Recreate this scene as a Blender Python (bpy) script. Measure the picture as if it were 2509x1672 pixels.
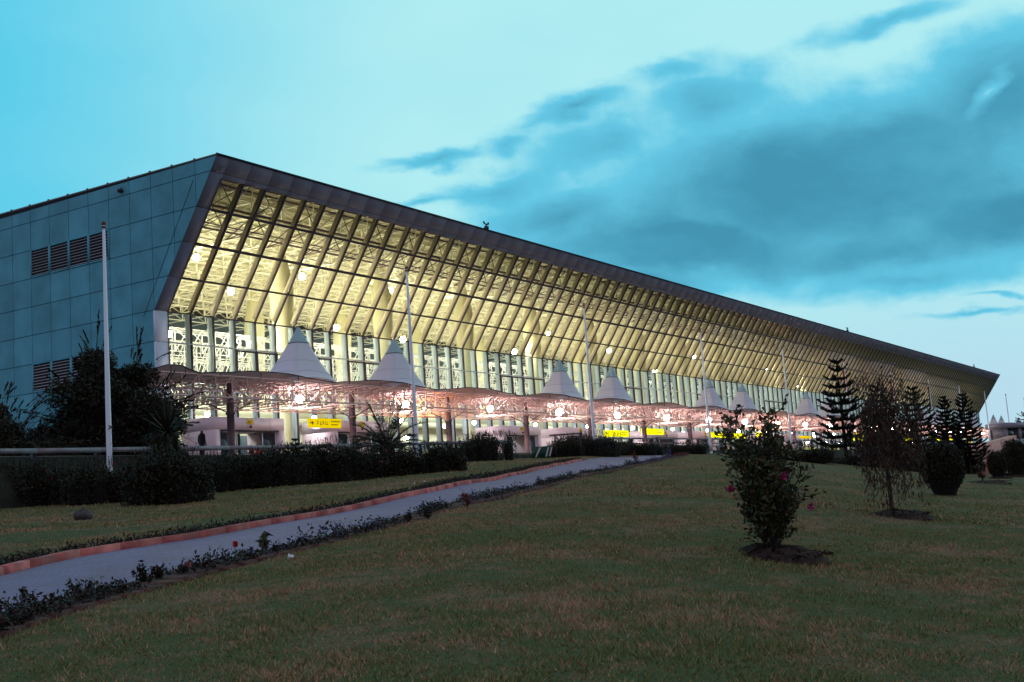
import bpy, math, random
import numpy as np
from math import radians, pi, sin, cos
for o in list(bpy.data.objects): bpy.data.objects.remove(o)
SC = bpy.context.scene
COL = SC.collection
rng = np.random.default_rng(7)
random.seed(7)
# ------------------------------------------------------------------ camera
CAM = np.array([-51.4379, -58.2, -3.3929])
RV = np.array([0.5317, -0.8441, -0.0699]); FW = np.array([0.8435, 0.5203, 0.1332])
FW /= np.linalg.norm(FW); RV -= FW * (RV @ FW); RV /= np.linalg.norm(RV); UV = np.cross(RV, FW)
FPX, PW, PH = 2905.5, 2509.0, 1672.0
cd = bpy.data.cameras.new('camera'); cam = bpy.data.objects.new('camera', cd); COL.objects.link(cam)
from mathutils import Matrix, Vector
M = Matrix.Identity(4)
for i in range(3):
    M[i][0] = RV[i]; M[i][1] = UV[i]; M[i][2] = -FW[i]; M[i][3] = CAM[i]
cam.matrix_world = M
cd.sensor_fit = 'HORIZONTAL'; cd.sensor_width = 36.0; cd.lens = 36.0 * FPX / PW
cd.clip_start = 0.2; cd.clip_end = 5000
SC.camera = cam
SC.view_settings.view_transform = 'Standard'; SC.view_settings.look = 'None'
SC.view_settings.exposure = 0.0; SC.view_settings.gamma = 1.0
# ------------------------------------------------------------------ material helpers
def lin(c):
    return tuple(((v / 255) / 12.92 if v / 255 <= 0.04045 else ((v / 255 + 0.055) / 1.055) ** 2.4) for v in c)
class NT:
    def __init__(s, t): s.t = t; s.n = t.nodes; s.l = t.links
    def new(s, typ, **k):
        n = s.n.new(typ)
        for a, b in k.items(): setattr(n, a, b)
        return n
    def link(s, a, b): s.l.new(a, b)
    def val(s, sock, v):
        if hasattr(v, 'is_output'): s.link(v, sock)
        else: sock.default_value = v
    def math(s, op, a, b=0.0, c=0.0, clamp=False):
        n = s.new('ShaderNodeMath', operation=op, use_clamp=clamp)
        s.val(n.inputs[0], a); s.val(n.inputs[1], b); s.val(n.inputs[2], c)
        return n.outputs[0]
    def dot(s, a, v):
        n = s.new('ShaderNodeVectorMath', operation='DOT_PRODUCT'); s.link(a, n.inputs[0]); n.inputs[1].default_value = tuple(v)
        return n.outputs['Value']
    def mix(s, f, a, b):
        n = s.new('ShaderNodeMix', data_type='RGBA'); s.val(n.inputs[0], f)
        for k, v in ((6, a), (7, b)):
            if hasattr(v, 'is_output'): s.link(v, n.inputs[k])
            else: n.inputs[k].default_value = (*v[:3], 1)
        return n.outputs[2]
    def sstep(s, v, a, b, lo=0.0, hi=1.0):
        n = s.new('ShaderNodeMapRange', interpolation_type='SMOOTHSTEP'); s.val(n.inputs[0], v)
        n.inputs[1].default_value = a; n.inputs[2].default_value = b; n.inputs[3].default_value = lo; n.inputs[4].default_value = hi
        return n.outputs[0]
    def noise(s, vec, scale, detail=4, rough=0.55, dist=0.0):
        n = s.new('ShaderNodeTexNoise'); s.val(n.inputs['Vector'], vec); n.inputs['Scale'].default_value = scale
        n.inputs['Detail'].default_value = detail; n.inputs['Roughness'].default_value = rough; n.inputs['Distortion'].default_value = dist
        return n.outputs[0]
# ------------------------------------------------------------------ world (dusk sky)
W = bpy.data.worlds.new('World'); SC.world = W; W.use_nodes = True
nt = NT(W.node_tree); W.node_tree.nodes.clear()
tc = nt.new('ShaderNodeTexCoord').outputs['Generated']
P_ = nt.dot(tc, RV); Q_ = nt.dot(tc, UV); F_ = nt.dot(tc, FW)
def pq(x, y):            # a sky direction, read off the photograph (width 2353), as two direction cosines
    d = FW + (x * 2509 / 2353 - PW / 2) / FPX * RV - (y * 2509 / 2353 - PH / 2) / FPX * UV
    d /= np.linalg.norm(d); return float(d @ RV), float(d @ UV)
comb = nt.new('ShaderNodeCombineXYZ'); nt.link(P_, comb.inputs[0]); nt.link(Q_, comb.inputs[1]); nt.link(F_, comb.inputs[2])
vec = comb.outputs[0]
st = nt.new('ShaderNodeMapping'); nt.link(vec, st.inputs[0]); st.inputs['Rotation'].default_value = (0, 0, radians(-12)); st.inputs['Scale'].default_value = (1.0, 2.2, 1.0)
def wob(sc, amp, det=5):
    n = nt.new('ShaderNodeTexNoise'); nt.link(st.outputs[0], n.inputs['Vector']); n.inputs['Scale'].default_value = sc; n.inputs['Detail'].default_value = det
    a = nt.new('ShaderNodeVectorMath', operation='SUBTRACT'); nt.link(n.outputs['Color'], a.inputs[0]); a.inputs[1].default_value = (.5, .5, .5)
    b = nt.new('ShaderNodeVectorMath', operation='SCALE'); nt.link(a.outputs[0], b.inputs[0]); b.inputs['Scale'].default_value = amp
    return b.outputs[0]
ad = nt.new('ShaderNodeVectorMath', operation='ADD'); nt.link(vec, ad.inputs[0]); nt.link(wob(6, 0.045), ad.inputs[1])
ad2 = nt.new('ShaderNodeVectorMath', operation='ADD'); nt.link(ad.outputs[0], ad2.inputs[0]); nt.link(wob(26, 0.022, 8), ad2.inputs[1])
sp = nt.new('ShaderNodeSeparateXYZ'); nt.link(ad2.outputs[0], sp.inputs[0])
wv = nt.new('ShaderNodeCombineXYZ'); nt.link(sp.outputs[0], wv.inputs[0]); nt.link(sp.outputs[1], wv.inputs[1])
def ell(x, y, rx, ry, rot, gain=1.0):
    c = pq(x, y); k = 2509 / 2353 / FPX
    m = nt.new('ShaderNodeMapping', vector_type='TEXTURE'); nt.link(wv.outputs[0], m.inputs[0])
    m.inputs['Location'].default_value = (c[0], c[1], 0); m.inputs['Rotation'].default_value = (0, 0, radians(rot))
    m.inputs['Scale'].default_value = (rx * k, ry * k, 1)
    g = nt.new('ShaderNodeTexGradient', gradient_type='SPHERICAL'); nt.link(m.outputs[0], g.inputs[0])
    return nt.math('MULTIPLY', g.outputs['Fac'], gain)
BL = [(1950, 400, 800, 300, 4, 1.0), (1560, 560, 640, 165, -3, .95), (1380, 330, 420, 130, 14, .55), (2330, 230, 330, 270, 30, .9), (1640, 230, 330, 150, 10, .6),
      (2330, 480, 500, 190, 5, .9), (2000, 560, 560, 150, 3, .8), (1270, 480, 380, 130, 10, .7), (1250, 280, 330, 70, 16, .4), (1500, 640, 420, 90, -8, .7), (2100, 640, 500, 90, 4, .6), (2060, 25, 330, 60, 16, .5), (1850, 90, 200, 50, 22, .33), (1000, 358, 260, 40, 6, .55), (1140, 420, 300, 80, 12, .58), (960, 455, 190, 34, 8, .46), (1165, 335, 150, 50, 5, .5), (1330, 255, 260, 60, 14, .6), (1560, 160, 220, 60, 8, .5),
      (455, 145, 130, 34, 5, .2), (2250, 730, 250, 22, 2, .45), (2300, 690, 180, 18, -4, .45)]
acc = None
for b in BL:
    e = ell(*b)
    acc = e if acc is None else nt.math('SMOOTH_MAX', acc, e, 0.18)
den = nt.math('ADD', acc, nt.math('MULTIPLY', nt.math('SUBTRACT', nt.noise(ad2.outputs[0], 14, 9, 0.62), 0.5), 0.34))
# clear hole and breaks
hole = ell(2282, 215, 75, 30, 62, 1.0)
den = nt.math('SUBTRACT', den, nt.math('MULTIPLY', hole, 0.45))
edge = nt.sstep(den, 0.17, 0.42)
core = nt.sstep(den, 0.30, 0.80)
corev = nt.math('MULTIPLY', core, nt.sstep(nt.noise(st.outputs[0], 7, 6), 0.3, 0.7, 0.72, 1.05))
left = nt.sstep(P_, -0.47, -0.05)
leftn = nt.math('ADD', left, nt.math('MULTIPLY', nt.math('SUBTRACT', nt.noise(st.outputs[0], 5, 3), 0.5), 0.35), clamp=True)
sky = nt.mix(leftn, lin((80, 202, 234)), lin((176, 236, 242)))
hz = nt.dot(tc, (0, 0, 1))
sky = nt.mix(nt.sstep(hz, 0.19, 0.04), sky, nt.mix(left, lin((110, 205, 238)), lin((184, 220, 236))))
cl = nt.mix(corev, lin((104, 203, 232)), lin((68, 148, 178)))
sky = nt.mix(edge, sky, cl)
back = nt.sstep(F_, 0.55, -0.15)
up = nt.sstep(hz, 0.35, 0.95)
dim = nt.mix(up, (0.36, 0.35, 0.44), (0.36, 0.36, 0.46))
sky = nt.mix(back, sky, dim)
bg = nt.new('ShaderNodeBackground'); nt.link(sky, bg.inputs[0]); bg.inputs[1].default_value = 1.0
wo = nt.new('ShaderNodeOutputWorld'); nt.link(bg.outputs[0], wo.inputs[0])
# ------------------------------------------------------------------ projection helpers
def S(x, y): return (x * 2509 / 2353, y * 2509 / 2353)
def ray(px, py):
    return FW + (px - PW / 2) / FPX * RV - (py - PH / 2) / FPX * UV
def atY(px, py, Y):
    d = ray(px, py); return CAM + d * (Y - CAM[1]) / d[1]
# ------------------------------------------------------------------ materials
def mat(name, col, rough=0.6, metal=0.0, var=0.0, nscale=3.0, bump=0.0, island=0.0, spec=0.3, coat=0.0):
    m = bpy.data.materials.new(name); m.use_nodes = True; t = NT(m.node_tree)
    b = m.node_tree.nodes['Principled BSDF']
    b.inputs['Roughness'].default_value = rough; b.inputs['Metallic'].default_value = metal
    b.inputs['Specular IOR Level'].default_value = spec
    c = None
    if var or bump:
        co = t.new('ShaderNodeTexCoord').outputs['Object']
        n = t.noise(co, nscale, 6)
        if var:
            c = t.mix(t.sstep(n, 0.3, 0.7), tuple(v * (1 - var) for v in col), tuple(min(1, v * (1 + var)) for v in col))
        if bump:
            bu = t.new('ShaderNodeBump'); bu.inputs['Strength'].default_value = bump; bu.inputs['Distance'].default_value = 0.02
            t.link(t.noise(co, nscale * 8, 5), bu.inputs['Height']); t.link(bu.outputs[0], b.inputs['Normal'])
    if island:
        g = t.new('ShaderNodeNewGeometry').outputs['Random Per Island']
        f = t.sstep(g, 0, 1, 1 - island, 1 + island)
        n = t.new('ShaderNodeVectorMath', operation='SCALE')
        if c is None: n.inputs[0].default_value = col
        else: t.link(c, n.inputs[0])
        t.link(f, n.inputs['Scale']); c = n.outputs[0]
    if c is None: b.inputs['Base Color'].default_value = (*col, 1)
    else: t.link(c, b.inputs['Base Color'])
    return m
def emat(name, col, strength):
    m = bpy.data.materials.new(name); m.use_nodes = True; m.node_tree.nodes.clear(); t = NT(m.node_tree)
    e = t.new('ShaderNodeEmission'); e.inputs[0].default_value = (*col, 1); e.inputs[1].default_value = strength
    t.link(e.outputs[0], t.new('ShaderNodeOutputMaterial').inputs[0]); return m
def glassmat(name, tint, refl=1.0):
    m = bpy.data.materials.new(name); m.use_nodes = True; m.node_tree.nodes.clear(); t = NT(m.node_tree)
    a = t.new('ShaderNodeBsdfTransparent'); a.inputs[0].default_value = (*tint, 1)
    g = t.new('ShaderNodeBsdfGlossy'); g.inputs['Roughness'].default_value = 0.03; g.inputs[0].default_value = (.9, .9, .9, 1)
    f = t.new('ShaderNodeFresnel'); f.inputs[0].default_value = 1.5
    mx = t.new('ShaderNodeMixShader'); t.link(t.math('MULTIPLY', f.outputs[0], refl, clamp=True), mx.inputs[0]); t.link(a.outputs[0], mx.inputs[1]); t.link(g.outputs[0], mx.inputs[2])
    t.link(mx.outputs[0], t.new('ShaderNodeOutputMaterial').inputs[0]); return m
def fabricmat(name, col, trans):
    m = bpy.data.materials.new(name); m.use_nodes = True; m.node_tree.nodes.clear(); t = NT(m.node_tree)
    d = t.new('ShaderNodeBsdfDiffuse'); d.inputs[0].default_value = (*col, 1)
    tr = t.new('ShaderNodeBsdfTranslucent'); tr.inputs[0].default_value = (*col, 1)
    mx = t.new('ShaderNodeMixShader'); mx.inputs[0].default_value = trans; t.link(d.outputs[0], mx.inputs[1]); t.link(tr.outputs[0], mx.inputs[2])
    t.link(mx.outputs[0], t.new('ShaderNodeOutputMaterial').inputs[0]); return m
def leafmat(name, cols, rough=0.55):
    m = bpy.data.materials.new(name); m.use_nodes = True; t = NT(m.node_tree); b = m.node_tree.nodes['Principled BSDF']
    g = t.new('ShaderNodeNewGeometry').outputs['Random Per Island']
    r = t.new('ShaderNodeValToRGB'); t.link(g, r.inputs[0]); r.color_ramp.elements.remove(r.color_ramp.elements[1])
    r.color_ramp.elements[0].position = 0; r.color_ramp.elements[0].color = (*cols[0], 1)
    for i, c in enumerate(cols[1:]):
        e = r.color_ramp.elements.new((i + 1) / (len(cols) - 1)); e.color = (*c, 1)
    t.link(r.outputs[0], b.inputs['Base Color']); b.inputs['Roughness'].default_value = rough; b.inputs['Specular IOR Level'].default_value = 0.25
    return m
MT = {}
MT['clad'] = mat('teal_cladding', (0.090, 0.365, 0.485), 0.5, 0.0, 0.16, 0.5, 0.08, 0.07, 0.3)
MT['joint'] = mat('dark_joint', (0.02, 0.03, 0.045), 0.8)
MT['slate'] = mat('slate_cladding', (0.165, 0.18, 0.245), 0.8, 0, 0.10, 0.5, 0.0, 0.04, 0.15)
MT['palepanel'] = mat('pale_cladding', (0.68, 0.78, 0.92), 0.5, 0, 0.06, 0.6)
MT['louvre'] = mat('louvre_metal', (0.55, 0.52, 0.56), 0.5)
MT['darkmetal'] = mat('dark_metal', (0.035, 0.03, 0.045), 0.5)
MT['mullion'] = mat('mullion_metal', (0.06, 0.045, 0.07), 0.5)
MT['fin'] = mat('fin_paint', (0.56, 0.49, 0.36), 0.6)
MT['finlow'] = mat('fin_cool_tint', (0.44, 0.52, 0.60), 0.6)  # same fins lower down, with the cooler light put into the colour
MT['glass'] = glassmat('lean_glass', (0.90, 0.90, 0.87), 1.25)
MT['glasslow'] = glassmat('low_glass', (0.92, 0.96, 0.97), 1.3)
MT['ceil'] = mat('ceiling_sheet', (0.62, 0.60, 0.38), 0.7, 0, 0.05, 0.2)
MT['intwall'] = mat('interior_wall', (0.55, 0.54, 0.36), 0.8, 0, 0.1, 0.15)
MT['greywall'] = mat('grey_wall', (0.12, 0.14, 0.14), 0.8, 0, 0.2, 0.3)
MT['brace'] = mat('backlit_bracing', (0.12, 0.08, 0.07), 0.5)  # darkness of backlit tubes against the ceiling put into the colour
MT['wtruss'] = mat('bright_white_truss', (0.85, 0.86, 0.84), 0.4)
MT['intfloor'] = mat('interior_floor', (0.35, 0.33, 0.27), 0.4)
MT['truss'] = mat('white_truss', (0.88, 0.86, 0.70), 0.5)
MT['icol'] = mat('hall_column_paint', (0.72, 0.69, 0.45), 0.6, 0, 0.04, 0.5)
MT['kiosk'] = mat('kiosk_panel', (0.05, 0.10, 0.14), 0.4, 0, 0, 1, 0, 0.5)
MT['roof'] = mat('roof_sheet', (0.22, 0.24, 0.27), 0.6)
MT['rose'] = mat('rose_truss_paint', (0.78, 0.50, 0.46), 0.5)
MT['rosecol'] = mat('canopy_column_paint', (0.17, 0.105, 0.125), 0.5, 0, 0.15, 2)
MT['membrane'] = fabricmat('canopy_membrane', (0.52, 0.36, 0.35), 0.16)
MT['tent'] = fabricmat('tent_fabric', (0.78, 0.76, 0.86), 0.10)
MT['tentcap'] = fabricmat('tent_cap_fabric', (0.50, 0.68, 0.76), 0.25)
MT['portal'] = mat('portal_panel', (0.62, 0.50, 0.58), 0.5, 0, 0.05, 1)
MT['yellow'] = emat('yellow_sign_face', (1.0, 0.72, 0.0), 0.85)
MT['yellowbright'] = emat('bright_yellow_sign_face', (1.0, 0.95, 0.0), 1.3)
MT['ink'] = mat('sign_ink', (0.03, 0.02, 0.01), 0.6)
MT['yplate'] = mat('yellow_plate', (0.75, 0.55, 0.03), 0.5)
MT['pole'] = mat('pole_aluminium', (0.80, 0.86, 0.98), 0.35, 0.3)
MT['polecap'] = mat('pole_cap', (0.12, 0.06, 0.05), 0.4)
MT['rail'] = mat('rail_metal', (0.26, 0.24, 0.27), 0.5, 0.2, 0.2, 2)
MT['railpost'] = mat('rail_post', (0.05, 0.05, 0.065), 0.6)
MT['asphalt'] = mat('forecourt_paving', (0.20, 0.18, 0.17), 0.7, 0, 0.15, 0.5)
MT['bulb'] = emat('lamp_bulb', (1.0, 0.93, 0.66), 330)
MT['bulbw'] = emat('lamp_bulb_white', (1.0, 0.88, 0.84), 200)
MT['bulby'] = emat('lamp_bulb_amber', (1.0, 0.42, 0.05), 600)
MT['greenp'] = mat('green_panel', (0.008, 0.05, 0.04), 0.5)
MT['whitep'] = mat('white_stripe', (0.5, 0.56, 0.56), 0.6)
MT['bark'] = mat('bark', (0.035, 0.026, 0.020), 0.85, 0, 0.3, 10, 0.4)
MT['soil'] = mat('soil', (0.034, 0.015, 0.012), 0.95, 0, 0.4, 9, 0.8)
MT['bedsoil'] = mat('red_bed_soil', (0.085, 0.030, 0.027), 0.95, 0, 0.5, 6, 0.8)
MT['bank'] = mat('bank_undergrowth', (0.016, 0.014, 0.009), 0.95, 0, 0.4, 3, 0.6)
MT['rock'] = mat('rock', (0.07, 0.06, 0.065), 0.9, 0, 0.3, 6, 0.6)
MT['litter'] = mat('paper_litter', (0.75, 0.75, 0.78), 0.8)
MT['booth'] = mat('booth_paint', (0.26, 0.25, 0.32), 0.5, 0, 0.08, 1)
MT['darkglass'] = mat('dark_glass', (0.02, 0.03, 0.04), 0.1, 0, 0, 1, 0, 0, 0.6)
MT['ramp'] = mat('sodium_lit_ramp', (0.62, 0.30, 0.26), 0.8, 0, 0.3, 1.2)  # orange sodium light on the concrete put into its base colour
MT['redflag'] = mat('red_flag_cloth', (0.30, 0.02, 0.03), 0.8)
MT['darkflag'] = mat('dark_flag_cloth', (0.06, 0.04, 0.07), 0.8)
MT['hedge'] = leafmat('hedge_leaves', [(0.009, 0.014, 0.006), (0.022, 0.026, 0.011), (0.040, 0.018, 0.012), (0.014, 0.025, 0.017)])
MT['hedgecore'] = mat('hedge_shade_core', (0.006, 0.006, 0.005), 0.9)  # near-black fill that stands for the shade inside foliage
MT['shrubleaf'] = leafmat('shrub_leaves', [(0.026, 0.042, 0.016), (0.060, 0.085, 0.024), (0.085, 0.042, 0.020), (0.034, 0.058, 0.028)], 0.45)
MT['needle'] = leafmat('needles', [(0.006, 0.011, 0.008), (0.010, 0.016, 0.010), (0.014, 0.020, 0.010)])
MT['redneedle'] = leafmat('bottlebrush_foliage', [(0.035, 0.018, 0.014), (0.085, 0.026, 0.022), (0.024, 0.026, 0.013), (0.10, 0.05, 0.03)])
MT['flowerpink'] = mat('pink_petals', (0.42, 0.04, 0.16), 0.6, 0, 0, 1, 0, 0.3)
MT['flowerred'] = mat('red_petals', (0.55, 0.03, 0.03), 0.6, 0, 0, 1, 0, 0.3)
MT['flowerblue'] = leafmat('violet_petals', [(0.05, 0.06, 0.16), (0.09, 0.10, 0.25), (0.13, 0.14, 0.27)])
MT['bedleaf'] = leafmat('bed_leaves', [(0.020, 0.018, 0.012), (0.035, 0.018, 0.016), (0.018, 0.024, 0.012), (0.06, 0.02, 0.02)])
MT['redbed'] = leafmat('red_bed_leaves', [(0.10, 0.02, 0.025), (0.18, 0.03, 0.03), (0.06, 0.02, 0.02)])
MT['skin'] = mat('skin', (0.12, 0.06, 0.04), 0.6)
MT['hair'] = mat('hair', (0.008, 0.006, 0.006), 0.7)
# lawn
def lawnmat():
    m = bpy.data.materials.new('lawn_soil'); m.use_nodes = True; t = NT(m.node_tree); b = m.node_tree.nodes['Principled BSDF']
    co = t.new('ShaderNodeTexCoord').outputs['Object']
    a = t.noise(co, 0.35, 5, 0.6); b2 = t.noise(co, 2.2, 6, 0.65); c2 = t.noise(co, 30, 4, 0.7)
    f = t.math('ADD', t.math('MULTIPLY', a, 0.5), t.math('MULTIPLY', b2, 0.5))
    col = t.mix(t.sstep(f, 0.45, 0.62), (0.080, 0.092, 0.034), (0.21, 0.125, 0.075))
    col = t.mix(t.sstep(c2, 0.35, 0.7, 0.0, 0.6), col, (0.03, 0.03, 0.014))
    t.link(col, b.inputs['Base Color']); b.inputs['Roughness'].default_value = 0.95; b.inputs['Specular IOR Level'].default_value = 0.1
    bu = t.new('ShaderNodeBump'); bu.inputs['Strength'].default_value = 0.7; bu.inputs['Distance'].default_value = 0.05
    t.link(t.noise(co, 9, 6, 0.7), bu.inputs['Height']); t.link(bu.outputs[0], b.inputs['Normal'])
    return m
MT['lawn'] = lawnmat()
def blademat():
    m = bpy.data.materials.new('grass_blades'); m.use_nodes = True; t = NT(m.node_tree); b = m.node_tree.nodes['Principled BSDF']
    co = t.new('ShaderNodeTexCoord').outputs['Object']
    a = t.noise(co, 0.35, 5, 0.6); b2 = t.noise(co, 2.2, 6, 0.65)
    g = t.new('ShaderNodeNewGeometry').outputs['Random Per Island']
    f = t.math('ADD', t.math('ADD', t.math('MULTIPLY', a, 0.5), t.math('MULTIPLY', b2, 0.5)), t.math('MULTIPLY', t.math('SUBTRACT', g, 0.5), 0.22))
    col = t.mix(t.sstep(f, 0.45, 0.62), (0.178, 0.180, 0.062), (0.46, 0.245, 0.16))
    t.link(col, b.inputs['Base Color']); b.inputs['Roughness'].default_value = 0.8; b.inputs['Specular IOR Level'].default_value = 0.15
    return m
MT['blade'] = blademat()
def pathmat():
    m = bpy.data.materials.new('path_paving'); m.use_nodes = True; t = NT(m.node_tree); b = m.node_tree.nodes['Principled BSDF']
    uv = t.new('ShaderNodeTexCoord').outputs['UV']
    br = t.new('ShaderNodeTexBrick'); t.link(uv, br.inputs[0]); br.inputs['Scale'].default_value = 1.0
    br.inputs['Brick Width'].default_value = 0.22; br.inputs['Row Height'].default_value = 0.11; br.inputs['Mortar Size'].default_value = 0.006
    br.inputs['Color1'].default_value = (0.225, 0.135, 0.27, 1); br.inputs['Color2'].default_value = (0.18, 0.112, 0.22, 1); br.inputs['Mortar'].default_value = (0.07, 0.06, 0.075, 1)
    co = t.new('ShaderNodeTexCoord').outputs['Object']
    n = t.noise(co, 1.3, 6, 0.65)
    c = t.mix(t.sstep(n, 0.35, 0.7, 0, 0.5), br.outputs[0], (0.14, 0.065, 0.085))
    t.link(c, b.inputs['Base Color']); b.inputs['Roughness'].default_value = 0.75
    bu = t.new('ShaderNodeBump'); bu.inputs['Strength'].default_value = 0.4; bu.inputs['Distance'].default_value = 0.01; t.link(br.outputs['Fac'], bu.inputs['Height']); bu.invert = True
    t.link(bu.outputs[0], b.inputs['Normal']); return m
MT['path'] = pathmat()
MT['kerb'] = mat('red_kerb_stone', (0.42, 0.115, 0.105), 0.85, 0, 0.4, 2.5, 0.4, 0.18)
# ------------------------------------------------------------------ mesh builder
class MB:
    def __init__(s): s.v = []; s.f = []; s.m = []; s.n = 0
    def add(s, v, f, mi=0):
        v = np.asarray(v, float).reshape(-1, 3); f = np.asarray(f, int)
        s.v.append(v); s.f.append(f + s.n); s.m.append(np.full(len(f), mi)); s.n += len(v)
    def box(s, x0, x1, y0, y1, z0, z1, mi=0):
        v = [(x, y, z) for z in (z0, z1) for y in (y0, y1) for x in (x0, x1)]
        s.add(v, [(0, 2, 3, 1), (4, 5, 7, 6), (0, 1, 5, 4), (2, 6, 7, 3), (0, 4, 6, 2), (1, 3, 7, 5)], mi)
    def hexa(s, a, b, mi=0):   # two quads joined
        v = list(a) + list(b)
        s.add(v, [(3, 2, 1, 0), (4, 5, 6, 7), (0, 1, 5, 4), (1, 2, 6, 5), (2, 3, 7, 6), (3, 0, 4, 7)], mi)
    def tubes(s, P0, P1, R0, R1=None, n=4, mi=0, cap=False):
        P0 = np.asarray(P0, float).reshape(-1, 3); P1 = np.asarray(P1, float).reshape(-1, 3); N = len(P0)
        R0 = np.broadcast_to(np.asarray(R0, float), (N,)); R1 = R0 if R1 is None else np.broadcast_to(np.asarray(R1, float), (N,))
        d = P1 - P0; d = d / (np.linalg.norm(d, axis=1, keepdims=True) + 1e-9)
        up = np.where(np.abs(d[:, 2:3]) > 0.9, np.array([[1., 0, 0]]), np.array([[0, 0, 1.]]))
        a = np.cross(d, up); a /= np.linalg.norm(a, axis=1, keepdims=True) + 1e-9; b = np.cross(d, a)
        an = np.arange(n) * 2 * pi / n + pi / n
        ring = a[:, None, :] * np.cos(an)[None, :, None] + b[:, None, :] * np.sin(an)[None, :, None]
        V = np.concatenate([P0[:, None] + ring * R0[:, None, None], P1[:, None] + ring * R1[:, None, None]], 1)
        i = np.arange(n); j = (i + 1) % n
        F = np.stack([i, j, j + n, i + n], 1)
        s.add(V.reshape(-1, 3), (F[None] + (np.arange(N) * 2 * n)[:, None, None]).reshape(-1, 4), mi)
        if cap and n == 4:
            C = np.array([[3, 2, 1, 0], [4, 5, 6, 7]]); s.f.append((C[None] + (np.arange(N) * 8)[:, None, None]).reshape(-1, 4) + s.n - len(V.reshape(-1, 3))); s.m.append(np.full(2 * N, mi))
    def poly(s, pts, R, n=8, mi=0):       # polyline tube
        pts = np.asarray(pts, float); R = np.broadcast_to(np.asarray(R, float), (len(pts),))
        d = np.gradient(pts, axis=0); d /= np.linalg.norm(d, axis=1, keepdims=True) + 1e-9
        ref = np.array([1., 0, 0]) if abs(d[0, 2]) > 0.7 else np.array([0, 0, 1.])
        a = np.cross(d, ref); a /= np.linalg.norm(a, axis=1, keepdims=True) + 1e-9; b = np.cross(d, a)
        an = np.arange(n) * 2 * pi / n
        V = pts[:, None] + (a[:, None] * np.cos(an)[None, :, None] + b[:, None] * np.sin(an)[None, :, None]) * R[:, None, None]
        F = []
        for k in range(len(pts) - 1):
            for i in range(n):
                j = (i + 1) % n; F.append((k * n + i, k * n + j, (k + 1) * n + j, (k + 1) * n + i))
        s.add(V.reshape(-1, 3), F, mi)
    def lathe(s, c, prof, n=12, mi=0):
        an = np.arange(n) * 2 * pi / n; V = [(c[0] + r * cos(t), c[1] + r * sin(t), c[2] + z) for r, z in prof for t in an]
        F = [(k * n + i, k * n + (i + 1) % n, (k + 1) * n + (i + 1) % n, (k + 1) * n + i) for k in range(len(prof) - 1) for i in range(n)]
        s.add(V, F, mi)
    def ball(s, c, r, mi=0, n=10, sq=1.0):
        pr = [(max(1e-3, r * sin(t)), -r * cos(t) * sq) for t in np.linspace(0, pi, n // 2 + 2)]
        s.lathe(c, pr, n, mi)
    def leaves(s, c, L, Wd, mi=0, dirs=None, jit=1.0):
        c = np.asarray(c, float).reshape(-1, 3); N = len(c)
        if N == 0: return
        a = rng.normal(size=(N, 3)) if dirs is None else np.asarray(dirs) + rng.normal(size=(N, 3)) * 0.35 * jit
        a /= np.linalg.norm(a, axis=1, keepdims=True); r = rng.normal(size=(N, 3)); b = np.cross(a, r); b /= np.linalg.norm(b, axis=1, keepdims=True)
        k = rng.uniform(0.65, 1.3, (N, 1)); l = L * k / 2; w = Wd * k / 2
        n3 = np.cross(a, b) * w * 0.35
        V = np.stack([c - a * l, c + b * w + n3, c + a * l, c - b * w + n3], 1).reshape(-1, 3)
        s.add(V, np.arange(N * 4).reshape(-1, 4), mi)
    def build(s, name, mats, parent=None, smooth=False, loc=None):
        me = bpy.data.meshes.new(name)
        V = np.concatenate(s.v); tot = [f.shape[1] for f in s.f]
        loops = np.concatenate([f.reshape(-1) for f in s.f]); lt = np.concatenate([np.full(len(f), f.shape[1]) for f in s.f])
        ls = np.concatenate([[0], np.cumsum(lt)[:-1]])
        if loc is not None: V = V - np.asarray(loc)
        me.vertices.add(len(V)); me.vertices.foreach_set('co', V.astype(np.float32).ravel())
        me.loops.add(len(loops)); me.loops.foreach_set('vertex_index', loops.astype(np.int32))
        me.polygons.add(len(lt)); me.polygons.foreach_set('loop_start', ls.astype(np.int32)); me.polygons.foreach_set('loop_total', lt.astype(np.int32))
        me.polygons.foreach_set('material_index', np.concatenate(s.m).astype(np.int32))
        if smooth: me.polygons.foreach_set('use_smooth', np.ones(len(lt), bool))
        for m in (mats if isinstance(mats, (list, tuple)) else [mats]): me.materials.append(m)
        me.update(calc_edges=True); me.validate()
        o = bpy.data.objects.new(name, me); COL.objects.link(o)
        if loc is not None: o.location = loc
        if parent is not None: o.parent = parent
        return o
def tag(o, label=None, cat=None, group=None, kind=None):
    if label: o['label'] = label
    if cat: o['category'] = cat
    if group: o['group'] = group
    if kind: o['kind'] = kind
    return o
def empty(name, loc=(0, 0, 0), rz=0):
    o = bpy.data.objects.new(name, None); COL.objects.link(o); o.location = loc; o.rotation_euler = (0, 0, rz); o.empty_display_size = 0.3; return o
def children(o): return [c for c in bpy.data.objects if c.parent == o]
def copy_tree(o, parent=None, kids=None):
    c = o.copy(); COL.objects.link(c); c.parent = parent
    for ch in o.children: copy_tree(ch, c)
    return c
ORD = 'first second third fourth fifth sixth seventh eighth ninth tenth eleventh twelfth thirteenth fourteenth fifteenth sixteenth seventeenth eighteenth nineteenth twentieth'.split()
ORD += ['twenty-' + w for w in ORD[:9]] + ['thirtieth']
def lamp_light(name, loc, power, col, r, parent):
    l = bpy.data.lights.new(name, 'POINT'); l.energy = power; l.color = col; l.shadow_soft_size = r
    o = bpy.data.objects.new(name, l); COL.objects.link(o); o.parent = parent; o.location = loc; return o
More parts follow.
